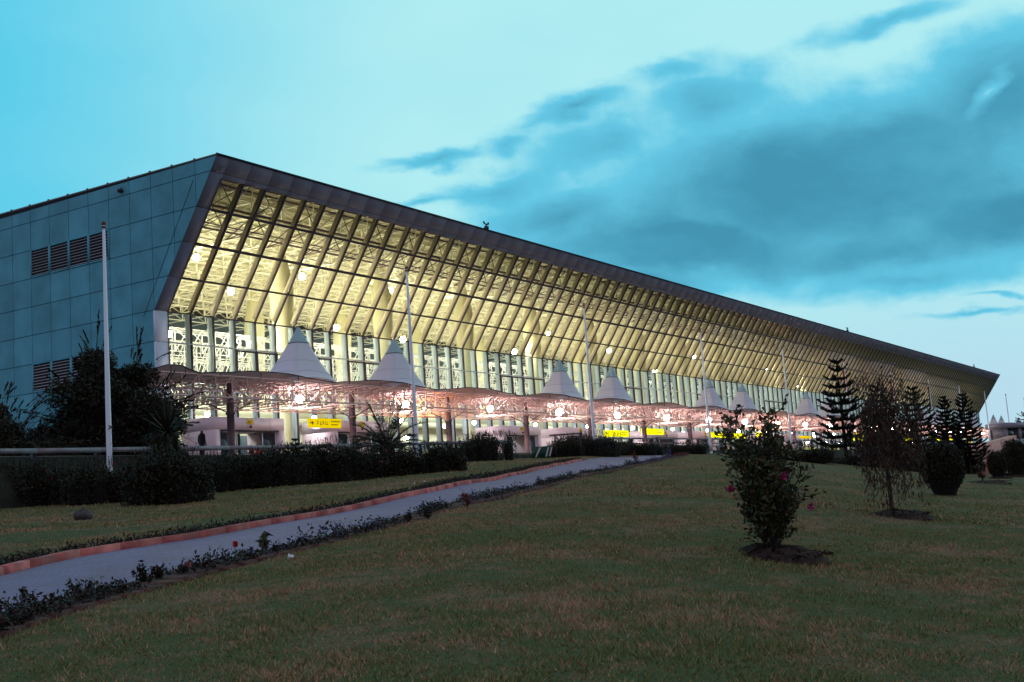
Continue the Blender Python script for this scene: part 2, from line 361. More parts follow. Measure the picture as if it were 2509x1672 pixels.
# ------------------------------------------------------------------ terrain
FAR = []
for px, py, D in [(-700, 1290, 48), (0, 1242, 50), (512, 1200, 54), (1120, 1132, 67), (1429, 1117, 80), (1760, 1110, 101), (2057, 1136, 118), (2260, 1157, 115), (2509, 1168, 110), (3000, 1190, 105)]:
    d = ray(px, py); h = math.hypot(d[0], d[1]); FAR.append((math.atan2(d[1], d[0]), D, CAM[2] + d[2] / h * D))
FAR.sort(); FT = np.array([f[0] for f in FAR]); FD = np.array([f[1] for f in FAR]); FZ = np.array([f[2] for f in FAR])
GZ = CAM[2] - 1.6
def ground(x, y):
    x = np.asarray(x, float); y = np.asarray(y, float)
    dx = x - CAM[0]; dy = y - CAM[1]; d = np.hypot(dx, dy); th = np.arctan2(dy, dx)
    D = np.interp(th, FT, FD); z = np.interp(th, FT, FZ)
    off = np.clip((np.maximum(FT[0] - th, th - FT[-1])) / 0.8, 0, 1); z = z * (1 - off) + (GZ + 0.3) * off
    t = np.minimum(d / D, 1)
    g = GZ + (z - GZ) * t
    ex = np.maximum(d - D, 0)
    g = g - np.minimum(ex * 0.03, 1.2)
    g = g + 0.03 * np.sin(x * 0.7 + 1) * np.sin(y * 0.9) * np.clip(d / 20, 0, 1)
    return g
def atG(px, py):
    d = ray(px, py); h = math.hypot(d[0], d[1]); th = math.atan2(d[1], d[0]); D = float(np.interp(th, FT, FD))
    for s_ in np.arange(3, D + 0.01, 0.05):
        p = CAM + d / h * s_
        if p[2] <= float(ground(p[0], p[1])): break
    p[2] = float(ground(p[0], p[1])); return p
def depth(p): return float((np.asarray(p) - CAM) @ FW)
def mpp(p): return depth(p) / FPX            # metres per photo pixel
rad = np.concatenate([np.linspace(0.0, 6, 6), np.geomspace(7, 60, 70), np.geomspace(61, 130, 50), np.geomspace(135, 3000, 25)])
az = np.concatenate([np.linspace(-0.25, 1.15, 260), np.linspace(1.2, 2 * pi - 0.30, 60)])
A, R = np.meshgrid(az, rad, indexing='ij'); X = CAM[0] + R * np.cos(A); Y = CAM[1] + R * np.sin(A); Z = ground(X, Y)
# sink the lawn sheet below the forecourt
inside = (Y > -17.5) & (X > -60) & (X < 320) & (Y < 60)
Z = np.where(inside, np.minimum(Z, -2.2), Z)
na, nr = A.shape
idx = np.arange(na * nr).reshape(na, nr)
Fq = np.stack([idx, np.roll(idx, -1, 0)], 0)
F = np.stack([idx[:, :-1], idx[:, 1:], np.roll(idx, -1, 0)[:, 1:], np.roll(idx, -1, 0)[:, :-1]], -1).reshape(-1, 4)
g = MB(); g.add(np.stack([X, Y, Z], -1).reshape(-1, 3), F)
tag(g.build('lawn', MT['lawn'], smooth=True), kind='structure')
# forecourt plateau in front of the building
g = MB()
xs = np.arange(-60, 320.1, 10)
g.box(-60, 320, -17.6, 60, -3, -0.35)
tag(g.build('forecourt', MT['asphalt']), kind='structure')
g = MB()
for i in range(len(xs) - 1):
    a, b = xs[i], xs[i + 1]
    zt = lambda x: float(np.interp(x, [-60, -25, 0, 30, 60], [-1.5, -1.2, -0.75, -0.33, -0.33]))
    g.add([(a, -20.6, zt(a) - 3.5), (b, -20.6, zt(b) - 3.5), (b, -18.9, zt(b)), (a, -18.9, zt(a)), (a, -17.55, max(zt(a), -0.34)), (b, -17.55, max(zt(b), -0.34))], [(0, 1, 2, 3), (3, 2, 5, 4)])
tag(g.build('embankment', MT['bank']), kind='structure')
# path and kerb
Lp = [(-220, 1395), (0, 1330), (200, 1280), (480, 1238), (700, 1197), (900, 1155), (1100, 1112), (1345, 1059), (1380, 1053)]
Rp = [(-220, 1500), (0, 1420), (140, 1388), (400, 1316), (640, 1264), (850, 1214), (1060, 1154), (1320, 1092), (1570, 1044)]
Lw = np.array([atG(*S(*p)) for p in Lp]); Rw = np.array([atG(*S(*p)) for p in Rp])
def dense(P, n=160):
    P = np.asarray(P); s_ = np.concatenate([[0], np.cumsum(np.linalg.norm(np.diff(P[:, :2], axis=0), axis=1))]); u = np.linspace(0, s_[-1], n)
    Q = np.stack([np.interp(u, s_, P[:, k]) for k in range(3)], 1)
    for _ in range(6): Q[1:-1] = (Q[:-2] + 2 * Q[1:-1] + Q[2:]) / 4
    return Q, u
Ld, ul = dense(Lw); Rd, ur = dense(Rw)
g = MB(); nw = 8; V = []; UVc = []
for i in range(160):
    for k in range(nw):
        t = k / (nw - 1); p = Ld[i] * (1 - t) + Rd[i] * t; V.append((p[0], p[1], float(ground(p[0], p[1])) + 0.035)); UVc.append((ul[i], t * np.linalg.norm(Ld[i] - Rd[i])))
idx = np.arange(160 * nw).reshape(160, nw)
g.add(V, np.stack([idx[:-1, :-1], idx[:-1, 1:], idx[1:, 1:], idx[1:, :-1]], -1).reshape(-1, 4))
po = g.build('path', MT['path'], smooth=True); tag(po, kind='structure')
uvl = po.data.uv_layers.new(name='UVMap'); UVc = np.array(UVc, np.float32); li = np.zeros(len(po.data.loops), np.int32); po.data.loops.foreach_get('vertex_index', li)
uvl.data.foreach_set('uv', UVc[li].ravel())
g = MB(); i = 0
dirp = lambda Q, i: (Q[min(i + 1, len(Q) - 1)] - Q[max(i - 1, 0)]) / np.linalg.norm((Q[min(i + 1, len(Q) - 1)] - Q[max(i - 1, 0)])[:2])
Lf, ulf = dense(Lw[:-1], 900)
u = 0.0
while u < ulf[-1] - 2.2:
    ln = random.choice([1.7, 1.9, 1.9, 2.1])
    pts = []
    for uu in (u + 0.012, u + ln / 2, u + ln - 0.012):
        pts.append(np.array([np.interp(uu, ulf, Lf[:, k]) for k in range(3)]))
    for a, b in ((pts[0], pts[1]), (pts[1], pts[2])):
        d = (b - a)[:2]; d /= np.linalg.norm(d); nrm = np.array([-d[1], d[0]]); jz = random.uniform(-0.004, 0.004)
        def q(p, o, h): return (p[0] + nrm[0] * o, p[1] + nrm[1] * o, float(ground(p[0], p[1])) + h + jz)
        g.hexa([q(a, -0.01, -0.1), q(b, -0.01, -0.1), q(b, 0.19, -0.1), q(a, 0.19, -0.1)], [q(a, 0.01, 0.15), q(b, 0.01, 0.15), q(b, 0.17, 0.15), q(a, 0.17, 0.15)])
    u += ln
tag(g.build('kerb', MT['kerb']), kind='structure')
# thin red edging on the lawn side
g = MB()
for i in range(0, 158):
    a, b = Rd[i], Rd[i + 1]; d = (b - a)[:2]; d /= np.linalg.norm(d); nrm = np.array([d[1], -d[0]])
    def q(p, o, h): return (p[0] + nrm[0] * o, p[1] + nrm[1] * o, float(ground(p[0], p[1])) + h)
    g.hexa([q(a, 0, -0.1), q(a, 0.66, -0.1), q(b, 0.66, -0.1), q(b, 0, -0.1)], [q(a, 0, 0.045), q(a, 0.62, 0.02), q(b, 0.62, 0.02), q(b, 0, 0.045)])
tag(g.build('planting_bed', MT['bedsoil']), kind='structure')
# ------------------------------------------------------------------ terminal building
Z0, SL, HT, LX, BAY, ROW, PAN = 10.2, 0.6779, 8.886, 262.8, 1.9712, 2.0, 2.0424
ZB, YB, HG = -0.35, 34.0, 7.75
NL = math.sqrt(1 + SL * SL)
def lp(x, h, off=0.0):     # point on the leaning face; off is outward
    return (x, -SL * h - off / NL, Z0 + h - off * SL / NL)
term = tag(empty('terminal_building', (0, 0, ZB)), 'long glass-fronted airport terminal with outward leaning facade, lit up inside at dusk', 'airport terminal')
def part(mb, name, mats, smooth=False, parent=None):
    o = mb.build(name, mats, smooth=smooth); p = parent or term
    o.parent = p
    if p == term: o.location = (0, 0, -ZB)
    return o
# side wall at X=0 : panels with open joints over a dark backing
def clip(poly, fn):
    out = []
    for i in range(len(poly)):
        a, b = poly[i], poly[(i + 1) % len(poly)]; fa, fb = fn(a), fn(b)
        if fa >= 0: out.append(a)
        if fa * fb < 0: t = fa / (fa - fb); out.append((a[0] + (b[0] - a[0]) * t, a[1] + (b[1] - a[1]) * t))
    return out
ROOFZ = lambda y: 19.086 + 0.013 * (y + 6)
g = MB(); bk = MB()
def prism(mb, poly, x0, x1, mi=0):
    n = len(poly)
    v = [(x0, p[0], p[1]) for p in poly] + [(x1, p[0], p[1]) for p in poly]
    if n == 4: mb.add(v, [(0, 1, 2, 3), (7, 6, 5, 4)], mi)
    else:
        for k in range(1, n - 1): mb.add([v[0], v[k], v[k + 1], v[n], v[n + k], v[n + k + 1]], [(0, 1, 2), (5, 4, 3)], mi)
    for k in range(n):
        j = (k + 1) % n; mb.add([v[k], v[j], v[n + j], v[n + k]], [(0, 1, 2, 3)], mi)
gap = 0.022
lou = [(2, 3), (-2, -1)]
for j in range(-6, 5):
    for k in range(-3, 17):
        y0, y1 = PAN * k + gap, PAN * (k + 1) - gap; z0, z1 = max(ZB, Z0 + ROW * j + gap), Z0 + ROW * (j + 1) - gap
        if j == 4: z1 = min(z1, 19.06)
        if z1 <= z0: continue
        if (j == 2 or j == -2) and 2 <= k < 6: continue
        pl = clip([(y0, z0), (y1, z0), (y1, z1), (y0, z1)], lambda p: p[0] + SL * max(0, p[1] - Z0) - (0.0 if p[1] >= Z0 else 0.0))
        pl = clip(pl, lambda p: p[0]) if j < 0 else pl
        if len(pl) >= 3: prism(g, pl, -0.06, 0.0)
bk2 = MB()
prism(bk2, [(0.02, Z0), (0.02, ZB), (YB, ZB), (YB, ROOFZ(YB) - .03), (-SL * HT + .05, 19.05)], 0.0, 0.35)
part(g, 'side_wall', MT['clad']); part(bk2, 'wall_backing', MT['joint'])
# louvres
for jj in (2, -2):
    for k in range(2, 6):
        y0, y1 = PAN * k + 0.08, PAN * (k + 1) - 0.08; z0 = Z0 + ROW * jj; g = MB()
        for s_ in range(9):
            zc = z0 + 0.15 + s_ * 0.2
            g.add([(-0.10, y0, zc), (-0.10, y1, zc), (-0.03, y1, zc + 0.05), (-0.03, y0, zc + 0.05), (-0.10, y0, zc + .014), (-0.10, y1, zc + .014), (-0.03, y1, zc + 0.064), (-0.03, y0, zc + 0.064)], [(0, 3, 2, 1), (4, 5, 6, 7), (0, 1, 5, 4), (3, 7, 6, 2)])
        part(g, 'louvre', MT['louvre']); g = MB()
        for a, b, c, d in ((y0 - .08, y0 + .03, z0, z0 + 2), (y1, y1 + .08, z0, z0 + 2), (y0, y1, z0, z0 + .1), (y0, y1, z0 + 1.92, z0 + 2)): g.box(-0.11, -0.015, a, b, c + .003, d - .003)
        part(g, 'louvre_frame', MT['clad'])
# roof slab, back wall, right end wall
g = MB(); g.hexa([(-0.1, -6.06, 19.09), (LX + .1, -6.06, 19.09), (LX + .1, YB, 19.6), (-0.1, YB, 19.6)], [(-0.1, -6.06, 19.17), (LX + .1, -6.06, 19.17), (LX + .1, YB, 19.7), (-0.1, YB, 19.7)])
for k in range(-2, 16):
    y = PAN * k; g.ball((-0.08, y, ROOFZ(y) + 0.10), 0.09, 0, 8, 0.8)
part(g, 'roof', MT['roof'])
g = MB(); g.box(0.4, LX - .4, YB - .3, YB, ZB, 19.4); part(g, 'back_wall', MT['greywall'])
g = MB(); prism(g, [(0.02, Z0), (0.02, ZB), (YB, ZB), (YB, 19.4), (-SL * HT + .05, 19.05)], LX - .3, LX); part(g, 'end_wall', MT['slate'])
g = MB(); g.box(0.36, LX - .31, -5.7, YB - .31, 18.62, 18.70); part(g, 'ceiling', MT['ceil'])
g = MB()
for y in np.arange(-5.2, YB - 1, 1.5): g.box(0.5, LX - .5, y - .07, y + .07, 18.38, 18.615)
part(g, 'ceiling_purlins', MT['truss'])
g = MB(); g.box(0.36, LX - .31, 0.02, YB - .31, ZB, ZB + .05); part(g, 'hall_floor', MT['intfloor'])
g = MB(); g.box(0.36, 0.42, 0.3, YB - .31, ZB, 18.6); part(g, 'inner_side_wall', MT['intwall'])
# border panels (left and right ends) and fascia
g = MB(); pale = MB()
for xa, xb in ((0.0, 1.0), (LX - 1.0, LX)):
    for j in range(5):
        h0, h1 = 2 * j + 0.015, min(2 * j + 1.985, HT)
        if j == 4: h0 = 8.015
        g.hexa([lp(xa, h0, -.05), lp(xb, h0, -.05), lp(xb, h1, -.05), lp(xa, h1, -.05)], [lp(xa - .06 * (xa == 0), h0, .05), lp(xb, h0, .05), lp(xb, h1, .05), lp(xa - .06 * (xa == 0), h1, .05)])
    pale = MB()
    for z0, z1 in ((ZB, 2.18), (2.22, 5.18), (5.22, 8.18), (8.22, 10.17)):
        pale.box(xa - .065, xb, -0.06, 0.10, z0, z1)
    part(pale, 'corner_panel', MT['palepanel'])
n = int((LX - 2) / BAY)
for i in range(n + 1):
    x0 = 1.0 + i * BAY + .012; x1 = min(1.0 + (i + 1) * BAY - .012, LX - 1.0)
    if x1 - x0 < .1: continue
    for h0, h1 in ((HG, 7.985), (8.015, HT)):
        g.hexa([lp(x0, h0, -.05), lp(x1, h0, -.05), lp(x1, h1, -.05), lp(x0, h1, -.05)], [lp(x0, h0, .05), lp(x1, h0, .05), lp(x1, h1, .05), lp(x0, h1, .05)])
part(g, 'fascia', MT['slate'])
g = MB()
g.hexa([lp(.02, HG + .01, -.12), lp(LX - .02, HG + .01, -.12), lp(LX - .02, HT, -.12), lp(.02, HT, -.12)], [lp(.02, HG + .01, -.055), lp(LX - .02, HG + .01, -.055), lp(LX - .02, HT, -.055), lp(.02, HT, -.055)])
for xa, xb in ((0.02, .98), (LX - .98, LX - .02)):
    g.hexa([lp(xa, .02, -.12), lp(xb, .02, -.12), lp(xb, HG, -.12), lp(xa, HG, -.12)], [lp(xa, .02, -.055), lp(xb, .02, -.055), lp(xb, HG, -.055), lp(xa, HG, -.055)])
g.hexa([lp(-.08, HT, -.10), lp(LX, HT, -.10), lp(LX, HT + .1, -.10), lp(-.08, HT + .1, -.10)], [lp(-.08, HT, .07), lp(LX, HT, .07), lp(LX, HT + .1, .07), lp(-.08, HT + .1, .07)])
part(g, 'fascia_backing', MT['joint'])
# glazing bays and mullions with deep inner fins
NB = int((LX - 2) / BAY) + 1
def bay_mb(x):
    g = MB(); w = BAY - .06
    for a, b in ((0.03, 1.97), (2.03, 3.95), (4.05, 5.95), (6.05, HG - .03)):
        g.add([lp(x + .03, a), lp(x + .03 + w, a), lp(x + .03 + w, b), lp(x + .03, b)], [(0, 1, 2, 3)], 0)
    for a, b in ((ZB + .1, 5.17), (5.23, 8.17), (8.23, 10.15)):
        g.add([(x + .03, 0, a), (x + .03 + w, 0, a), (x + .03 + w, 0, b), (x + .03, 0, b)], [(0, 1, 2, 3)], 1)
    return g
def mul_mb(x):
    g = MB(); w = .035
    def L(a, b, o0, o1, w, mi): g.hexa([lp(x - w, a, o0), lp(x + w, a, o0), lp(x + w, b, o0), lp(x - w, b, o0)], [lp(x - w, a, o1), lp(x + w, a, o1), lp(x + w, b, o1), lp(x - w, b, o1)], mi)
    L(0, HG, -.06, .09, w, 0)
    L(0.12, HG + .4, -.42, -.065, .035, 1)
    g.box(x - w, x + w, -.09, .06, ZB, Z0 - .03, 0)
    g.box(x - .045, x + .045, .065, .50, ZB + .06, Z0 - .02, 2)
    return g
b0 = bay_mb(0); m0 = mul_mb(0)
bp = part(b0, 'glazing_bay', [MT['glass'], MT['glasslow']]); mp = part(m0, 'mullion', [MT['mullion'], MT['fin'], MT['finlow']])
bp.location = (1.0, 0, -ZB); mp.location = (1.0, 0, -ZB)
rb, rm = MB(), MB()
for i in range(1, NB + 1):
    x = 1.0 + i * BAY
    if x + BAY > LX - .9:
        pass
    if i < 97:
        for src in (bp, mp):
            c = src.copy(); COL.objects.link(c); c.parent = term; c.location = (x, 0, -ZB)
    elif x < LX - .6:
        for mb, f in ((rb, bay_mb), (rm, mul_mb)):
            if f is bay_mb and x + BAY > LX - .9: continue
            q_ = f(x)
            for v, ff, mm in zip(q_.v, q_.f, q_.m): mb.v.append(v); mb.f.append(ff + mb.n); mb.m.append(mm)
            mb.n += q_.n
tag(part(rb, 'glazing_bay', [MT['glass'], MT['glasslow']]), kind='stuff'); tag(part(rm, 'mullion', [MT['mullion'], MT['fin'], MT['finlow']]), kind='stuff')
for h, t_, o0, o1 in ((2, .035, -.065, .11), (4, .06, -.066, .12), (6, .055, -.066, .12)):
    g = MB(); g.hexa([lp(1, h - t_, o0), lp(LX - 1, h - t_, o0), lp(LX - 1, h + t_, o0), lp(1, h + t_, o0)], [lp(1, h - t_, o1), lp(LX - 1, h - t_, o1), lp(LX - 1, h + t_, o1), lp(1, h + t_, o1)]); part(g, 'transom', MT['mullion'])
for z in (5.2, 8.2, 10.18):
    g = MB(); g.box(1, LX - 1, -.10, .062, z - .035, z + .035); part(g, 'transom', MT['finlow' if z < 10 else 'mullion'])
# inner pipes and beams just behind the leaning glass
g = MB()
for h, off, r in ((4.75, -.95, .07), (5.0, -1.1, .05), (7.25, -.9, .07), (7.55, -.9, .06), (6.05, -.9, .10)):
    g.tubes([lp(1, h, off)], [lp(LX - 1, h, off)], r, n=6)
part(g, 'inner_pipe_rail', MT['rosecol'])
g = MB()
for i in range(0, int(LX / 3.94)):
    x = 1.0 + BAY * .5 + i * 3.94
    for a, b in ((4.75, 6.05), (6.05, 7.4)):
        g.tubes([lp(x, a, -.95)], [lp(x + 1.97, b, -1.0)], .04); g.tubes([lp(x, b, -1.0)], [lp(x + 1.97, a, -.95)], .04)
    g.tubes([lp(x, 4.8, -1)], [(x + 1, 0.5, 15.9)], .04); g.tubes([lp(x + 2, 6.05, -1)], [(x + 1, 0.5, 15.9)], .04); g.tubes([lp(x, 6.05, -1)], [(x + 1, 0.5, 15.9)], .04)
part(g, 'facade_bracing', MT['brace'])
# dark framed vent windows in the upright glazing
for b in (3, 9, 20, 31, 43, 55, 67):
    for k in range(4 if b > 3 else 5):
        x = 1.0 + (b + k) * BAY; g = MB()
        for a in ((x + .03, x + .13, 5.3, 8.12), (x + BAY - .13, x + BAY - .03, 5.3, 8.12), (x + .13, x + BAY - .13, 8.0, 8.12)): g.box(a[0], a[1], -.085, -.01, a[2], a[3])
        part(g, 'vent_window_frame', MT['mullion'])
# roof space frame
tx = np.arange(1.5, LX - 2, 3.0); ty = np.arange(-4.5, YB - 1, 3.0)
TZ, BZ = 18.3, 16.5
P0, P1 = [], []
def okb(x, y): return y > -3.4
for x in tx:
    for y in ty:
        t = np.array((x, y, TZ))
        if x + 3 < LX - 2: P0.append(t); P1.append(t + (3, 0, 0))
        if y + 3 < YB - 1: P0.append(t); P1.append(t + (0, 3, 0))
        bx = np.array((x + 1.5, y + 1.5, BZ))
        if bx[0] < LX - 2 and bx[1] < YB - 1:
            for dx in (0, 3):
                for dy in (0, 3): P0.append(bx); P1.append((x + dx, y + dy, TZ))
            P0.append(bx); P1.append(bx + (3, 0, 0)); P0.append(bx); P1.append(bx + (0, 3, 0))
g = MB(); g.tubes(P0, P1, .068, n=4); part(g, 'roof_space_frame', MT['truss'])
# lower white truss galleries seen through the upright glass
P0, P1 = [], []
for yy, za, zb in ((6.5, 8.9, 10.6), (8.5, 7.0, 8.8), (14.0, 8.6, 11.2), (22.0, 6.0, 9.0)):
    xx = np.arange(1, LX - 2, 1.3)
    for i, x in enumerate(xx[:-1]):
        for z in (za, zb): P0.append((x, yy, z)); P1.append((x + 1.3, yy, z)); P0.append((x, yy + 1.6, z)); P1.append((x + 1.3, yy + 1.6, z))
        P0.append((x, yy, za)); P1.append((x + 1.3, yy, zb)); P0.append((x, yy, zb)); P1.append((x + 1.3, yy + 1.6, za)); P0.append((x, yy, za)); P1.append((x, yy, zb)); P0.append((x, yy, zb)); P1.append((x, yy + 1.6, zb)); P0.append((x, yy + 1.6, zb)); P1.append((x + 1.3, yy, zb)); P0.append((x + .65, yy - .5, (za + zb) / 2)); P1.append((x, yy, zb)); P0.append((x + .65, yy - .5, (za + zb) / 2)); P1.append((x + 1.3, yy + 1, za))
g = MB(); g.tubes(P0, P1, .042, n=4); part(g, 'gallery_truss', MT['wtruss'])
# tapered hall columns
prof = [(.52, ZB + .06), (.58, 4), (.70, 9), (.88, 13.0), (.95, 14.0), (.85, 15.0), (.40, 17.0), (.12, 18.2)]
g = MB(); g.lathe((0, 0, 0), prof, 20)
c0 = part(g, 'hall_column', MT['icol'], True); c0.location = (3.6, 4.0, -ZB)
for i in range(1, 21):
    c = c0.copy(); COL.objects.link(c); c.parent = term; c.location = (3.6 + 12.45 * i, 4.0, -ZB)
for i in range(0, 21):
    c = c0.copy(); COL.objects.link(c); c.parent = term; c.location = (3.6 + 12.45 * i, 19.0, -ZB)
# mezzanine and ground floor contents
g = MB(); g.box(0.5, LX - 1, 9.0, YB - .4, 4.1, 4.6); g.box(.5, LX - 1, 9.05, 9.12, 4.61, 5.5); part(g, 'mezzanine', MT['intwall'])
g = MB(); g.box(0.5, LX - 1, 9.6, 9.8, ZB + .06, 4.08); part(g, 'partition_wall', MT['intwall'])
x = 2.0; cols = []
kk = 0
while x < LX - 8:
    w = random.choice([1.0, 1.6, 2.4, 3.2]); g = MB(); y = random.uniform(3.2, 7.5); zt = random.choice([2.2, 2.6, 3.0])
    g.box(x, x + w, y, y + .5, ZB + .06, zt); part(g, 'kiosk', MT['kiosk'])
    g = MB()
    for q_ in range(3): g.box(x + .1, x + w - .1, y - .04, y - .005, .5 + q_ * .6, .62 + q_ * .6)
    part(g, 'shelf', MT['palepanel']); kk += 1
    x += w + random.uniform(1.2, 5.0)
# side wall floodlight, cable
g = MB(); g.box(-.35, -.07, 2.62, 2.86, 18.42, 18.62); g.tubes([(-.2, 2.74, 18.62)], [(-.05, 2.74, 18.8)], .03); part(g, 'wall_floodlight', MT['darkmetal'])
g = MB(); g.tubes([(-.075, -3.9, 17.9)], [(-.075, 1.0, 9.9)], .012); part(g, 'wall_cable', MT['joint'])
# roof masts
for X_ in (30.7, 134.2, 232.4):
    g = MB(); g.tubes([(X_, -5.8, 19.1)], [(X_, -5.8, 19.75)], .09, .07, 8); g.box(X_ - .14, X_ + .16, -5.95, -5.65, 19.3, 19.55); g.box(X_ - .34, X_ + .34, -5.84, -5.76, 19.70, 19.78); g.ball((X_ - .33, -5.8, 19.86), .09); g.ball((X_ + .33, -5.8, 19.86), .09)
    part(g, 'roof_mast', MT['darkmetal'])
# entrance portals
def portal(xc, i):
    g = MB(); x0, x1 = xc - 3.2, xc + 3.2
    g.box(x0, x1, -3.0, -.1, 2.35, 3.15); g.box(x0, x0 + .55, -3.0, -.1, ZB, 2.345); g.box(x1 - .55, x1, -3.0, -.1, ZB, 2.345)
    for s_ in (x0 + 1.3, xc, x1 - 1.3): g.box(s_ - .01, s_ + .01, -3.012, -3.001, 2.4, 3.1)
    o = part(g, 'entrance_portal', MT['portal']); g = MB()
    g.box(x0 + .56, x1 - .56, -3.02, -2.9, 2.24, 2.33); s = g.build('door_header', MT['darkmetal']); s.parent = o
    for a, b in ((x0 + .6, x0 + 1.9), (x1 - 1.9, x1 - .6)):
        g = MB(); g.box(a, b, -2.75, -2.70, ZB + .05, 2.2); s = g.build('door_leaf', MT['darkglass']); s.parent = o
        g = MB()
        for aa, bb in ((a, a + .07), (b - .07, b)): g.box(aa, bb, -2.78, -2.752, ZB + .05, 2.2)
        g.box(a + .07, b - .07, -2.78, -2.752, .75, .85); s = g.build('door_frame', MT['palepanel']); s.parent = o
    g = MB(); g.box(xc - .3, xc + .3, -3.05, -3.015, 2.72, 3.05); s = g.build('sign_plate', MT['yplate']); s.parent = o
    g = MB(); g.box(xc - .2, xc + .2, -3.056, -3.052, 2.9, 2.94); g.box(xc - .17, xc + .13, -3.056, -3.052, 2.82, 2.86); s = g.build('sign_marking', MT['ink']); s.parent = o
    g = MB(); g.ball((xc, -3.08, 2.55), .09); s = g.build('sensor', MT['darkmetal']); s.parent = o
for i, xc in enumerate((4.95, 16.3, 38.7, 49.5, 69, 80, 101, 112)): portal(xc, i)
# ------------------------------------------------------------------ canopy
LOW0, CB = 0.4, 10.1
canopy = tag(empty('entrance_canopy', (0, -11.5, ZB)), 'rose lit steel truss canopy on round columns with peaked white tents on top', 'canopy')
def cpart(mb, name, mats, smooth=False, parent=None):
    o = mb.build(name, mats, smooth=smooth); o.parent = parent or canopy
    if parent is None: o.location = (0, 11.5, -ZB)
    return o
CX0, CX1 = LOW0 - CB - 3.6, LOW0 + CB * 26
YF, YK, ZL, ZT = -14.0, -9.0, 2.85, 3.95
P0, P1, R_ = [], [], []
def seg(a, b, r=.032): P0.append(a); P1.append(b); R_.append(r)
mod = CB / 9
nx = int((CX1 - CX0) / mod); xs = [LOW0 - CB + mod * (k - 3) for k in range(nx + 1)]
ys = np.linspace(YF, YK, 4)
for k, x in enumerate(xs):
    for j, y in enumerate(ys):
        nxt = xs[k + 1] if k + 1 < len(xs) else None
        if x < 120 or j in (0, 3):
            seg((x, y, ZL), (x, y, ZT), .028)
        if nxt:
            r = .05 if j in (0, 3) else .03
            seg((x, y, ZL), (nxt, y, ZL), r); seg((x, y, ZT), (nxt, y, ZT), r)
            if x < 160 or j == 0:
                if k % 2 == 0: seg((x, y, ZL), (nxt, y, ZT), .024)
                else: seg((x, y, ZT), (nxt, y, ZL), .024)
        if j < 3:
            y2 = ys[j + 1]; seg((x, y, ZL), (x, y2, ZL), .03); seg((x, y, ZT), (x, y2, ZT), .03)
            if x < 160: seg((x, y, ZL if (j + k) % 2 else ZT), (x, y2, ZT if (j + k) % 2 else ZL), .024)
g = MB(); g.tubes(P0, P1, np.array(R_), n=4); cpart(g, 'space_frame', MT['rose'])
# membrane roof per bay: humped between the low points
def memb(xa, xb, amp=.40):
    g = MB(); nX, nY = 14, 6; V = []
    for i in range(nX + 1):
        for j in range(nY + 1):
            u, v = i / nX, j / nY; x = xa + (xb - xa) * u; y = YF - .05 + (YK - YF + .1) * v
            z = ZT + .05 + amp * min(1, 1.9 * min(u, 1 - u) ** .9) * (0.9 + .10 * cos(u * 3 * 2 * pi)) - 0.10 * sin(pi * v) * sin(pi * u)
            V.append((x, y, z))
    idx = np.arange((nX + 1) * (nY + 1)).reshape(nX + 1, nY + 1)
    g.add(V, np.stack([idx[:-1, :-1], idx[1:, :-1], idx[1:, 1:], idx[:-1, 1:]], -1).reshape(-1, 4))
    fr = [V[idx[i, 0]] for i in range(nX + 1)]; bkk = [V[idx[i, -1]] for i in range(nX + 1)]
    g.tubes(fr[:-1], fr[1:], .035, n=4, mi=1); g.tubes(bkk[:-1], bkk[1:], .035, n=4, mi=1)
    g.tubes([(xx[0], xx[1], ZT) for xx in fr[2:-1:4]], fr[2:-1:4], .02, n=4, mi=1)
    return g
cpart(memb(CX0 + .4, LOW0 - CB), 'roof_membrane', [MT['membrane'], MT['darkmetal']], True)
for k in range(-1, 26): cpart(memb(LOW0 + CB * k, LOW0 + CB * (k + 1)), 'roof_membrane', [MT['membrane'], MT['darkmetal']], True)
# tents
def tent():
    g = MB(); ap = np.array((-1.9, 1.1, 7.2 - 4.0)); n = 12
    base = [(-3.7, 0), (0, 0), (0, 2.8), (-3.7, 2.8)]; lv = 14; c0 = 0.24
    ring = []
    for t in np.linspace(0, 1, lv):
        # t=0 top ; concave profile
        h = ap[2] * (1 - t) ** 1.3 if t < 1 else 0.0
        s_ = 0.035 + t * .965
        pts = []
        for q_ in range(4):
            a = np.array(base[q_]); b = np.array(base[(q_ + 1) % 4])
            for m in range(6):
                p = a + (b - a) * m / 6; edge = 4 * (m / 6) * (1 - m / 6)
                xy = ap[:2] + (p - ap[:2]) * (t * .97 + .03)
                pts.append((xy[0], xy[1], h + .22 * edge * t * t))
        ring.append(pts)
    V = [p for r in ring for p in r]; N = 24; F0, F1 = [], []
    for k in range(lv - 1):
        for i in range(N):
            (F1 if k < 3 else F0).append((k * N + i, k * N + (i + 1) % N, (k + 1) * N + (i + 1) % N, (k + 1) * N + i))
    g.add(V[3 * N:], np.array(F0) - 3 * N, 0); cap = MB(); cap.add(V[:4 * N], F1, 0)
    
    rg = MB(); r3 = ring[3]; rg.tubes(r3, r3[1:] + r3[:1], .028, n=4)
    rg.tubes([(ap[0], ap[1], 0)], [tuple(ap)], .05, n=6)
    for r8 in (ring[7], ring[10]): rg.tubes(r8, r8[1:] + r8[:1], .006, n=3)
    return g, cap, rg
tg, tcap, trg = tent()
tents = []
for k in range(0, 27):
    if k % 3 == 2: continue
    if not tents:
        o = tg.build('tent_roof', MT['tent'], smooth=False); c_ = tcap.build('tent_cap', MT['tentcap']); r_ = trg.build('cap_ring', MT['darkmetal']); c_.parent = o; r_.parent = o
        o.parent = canopy
    else: o = copy_tree(tents[0], canopy)
    o.location = ((.9, 9.75)[k % 3] + 29.85 * (k // 3), -2.5, 4.03 - ZB); tents.append(o)
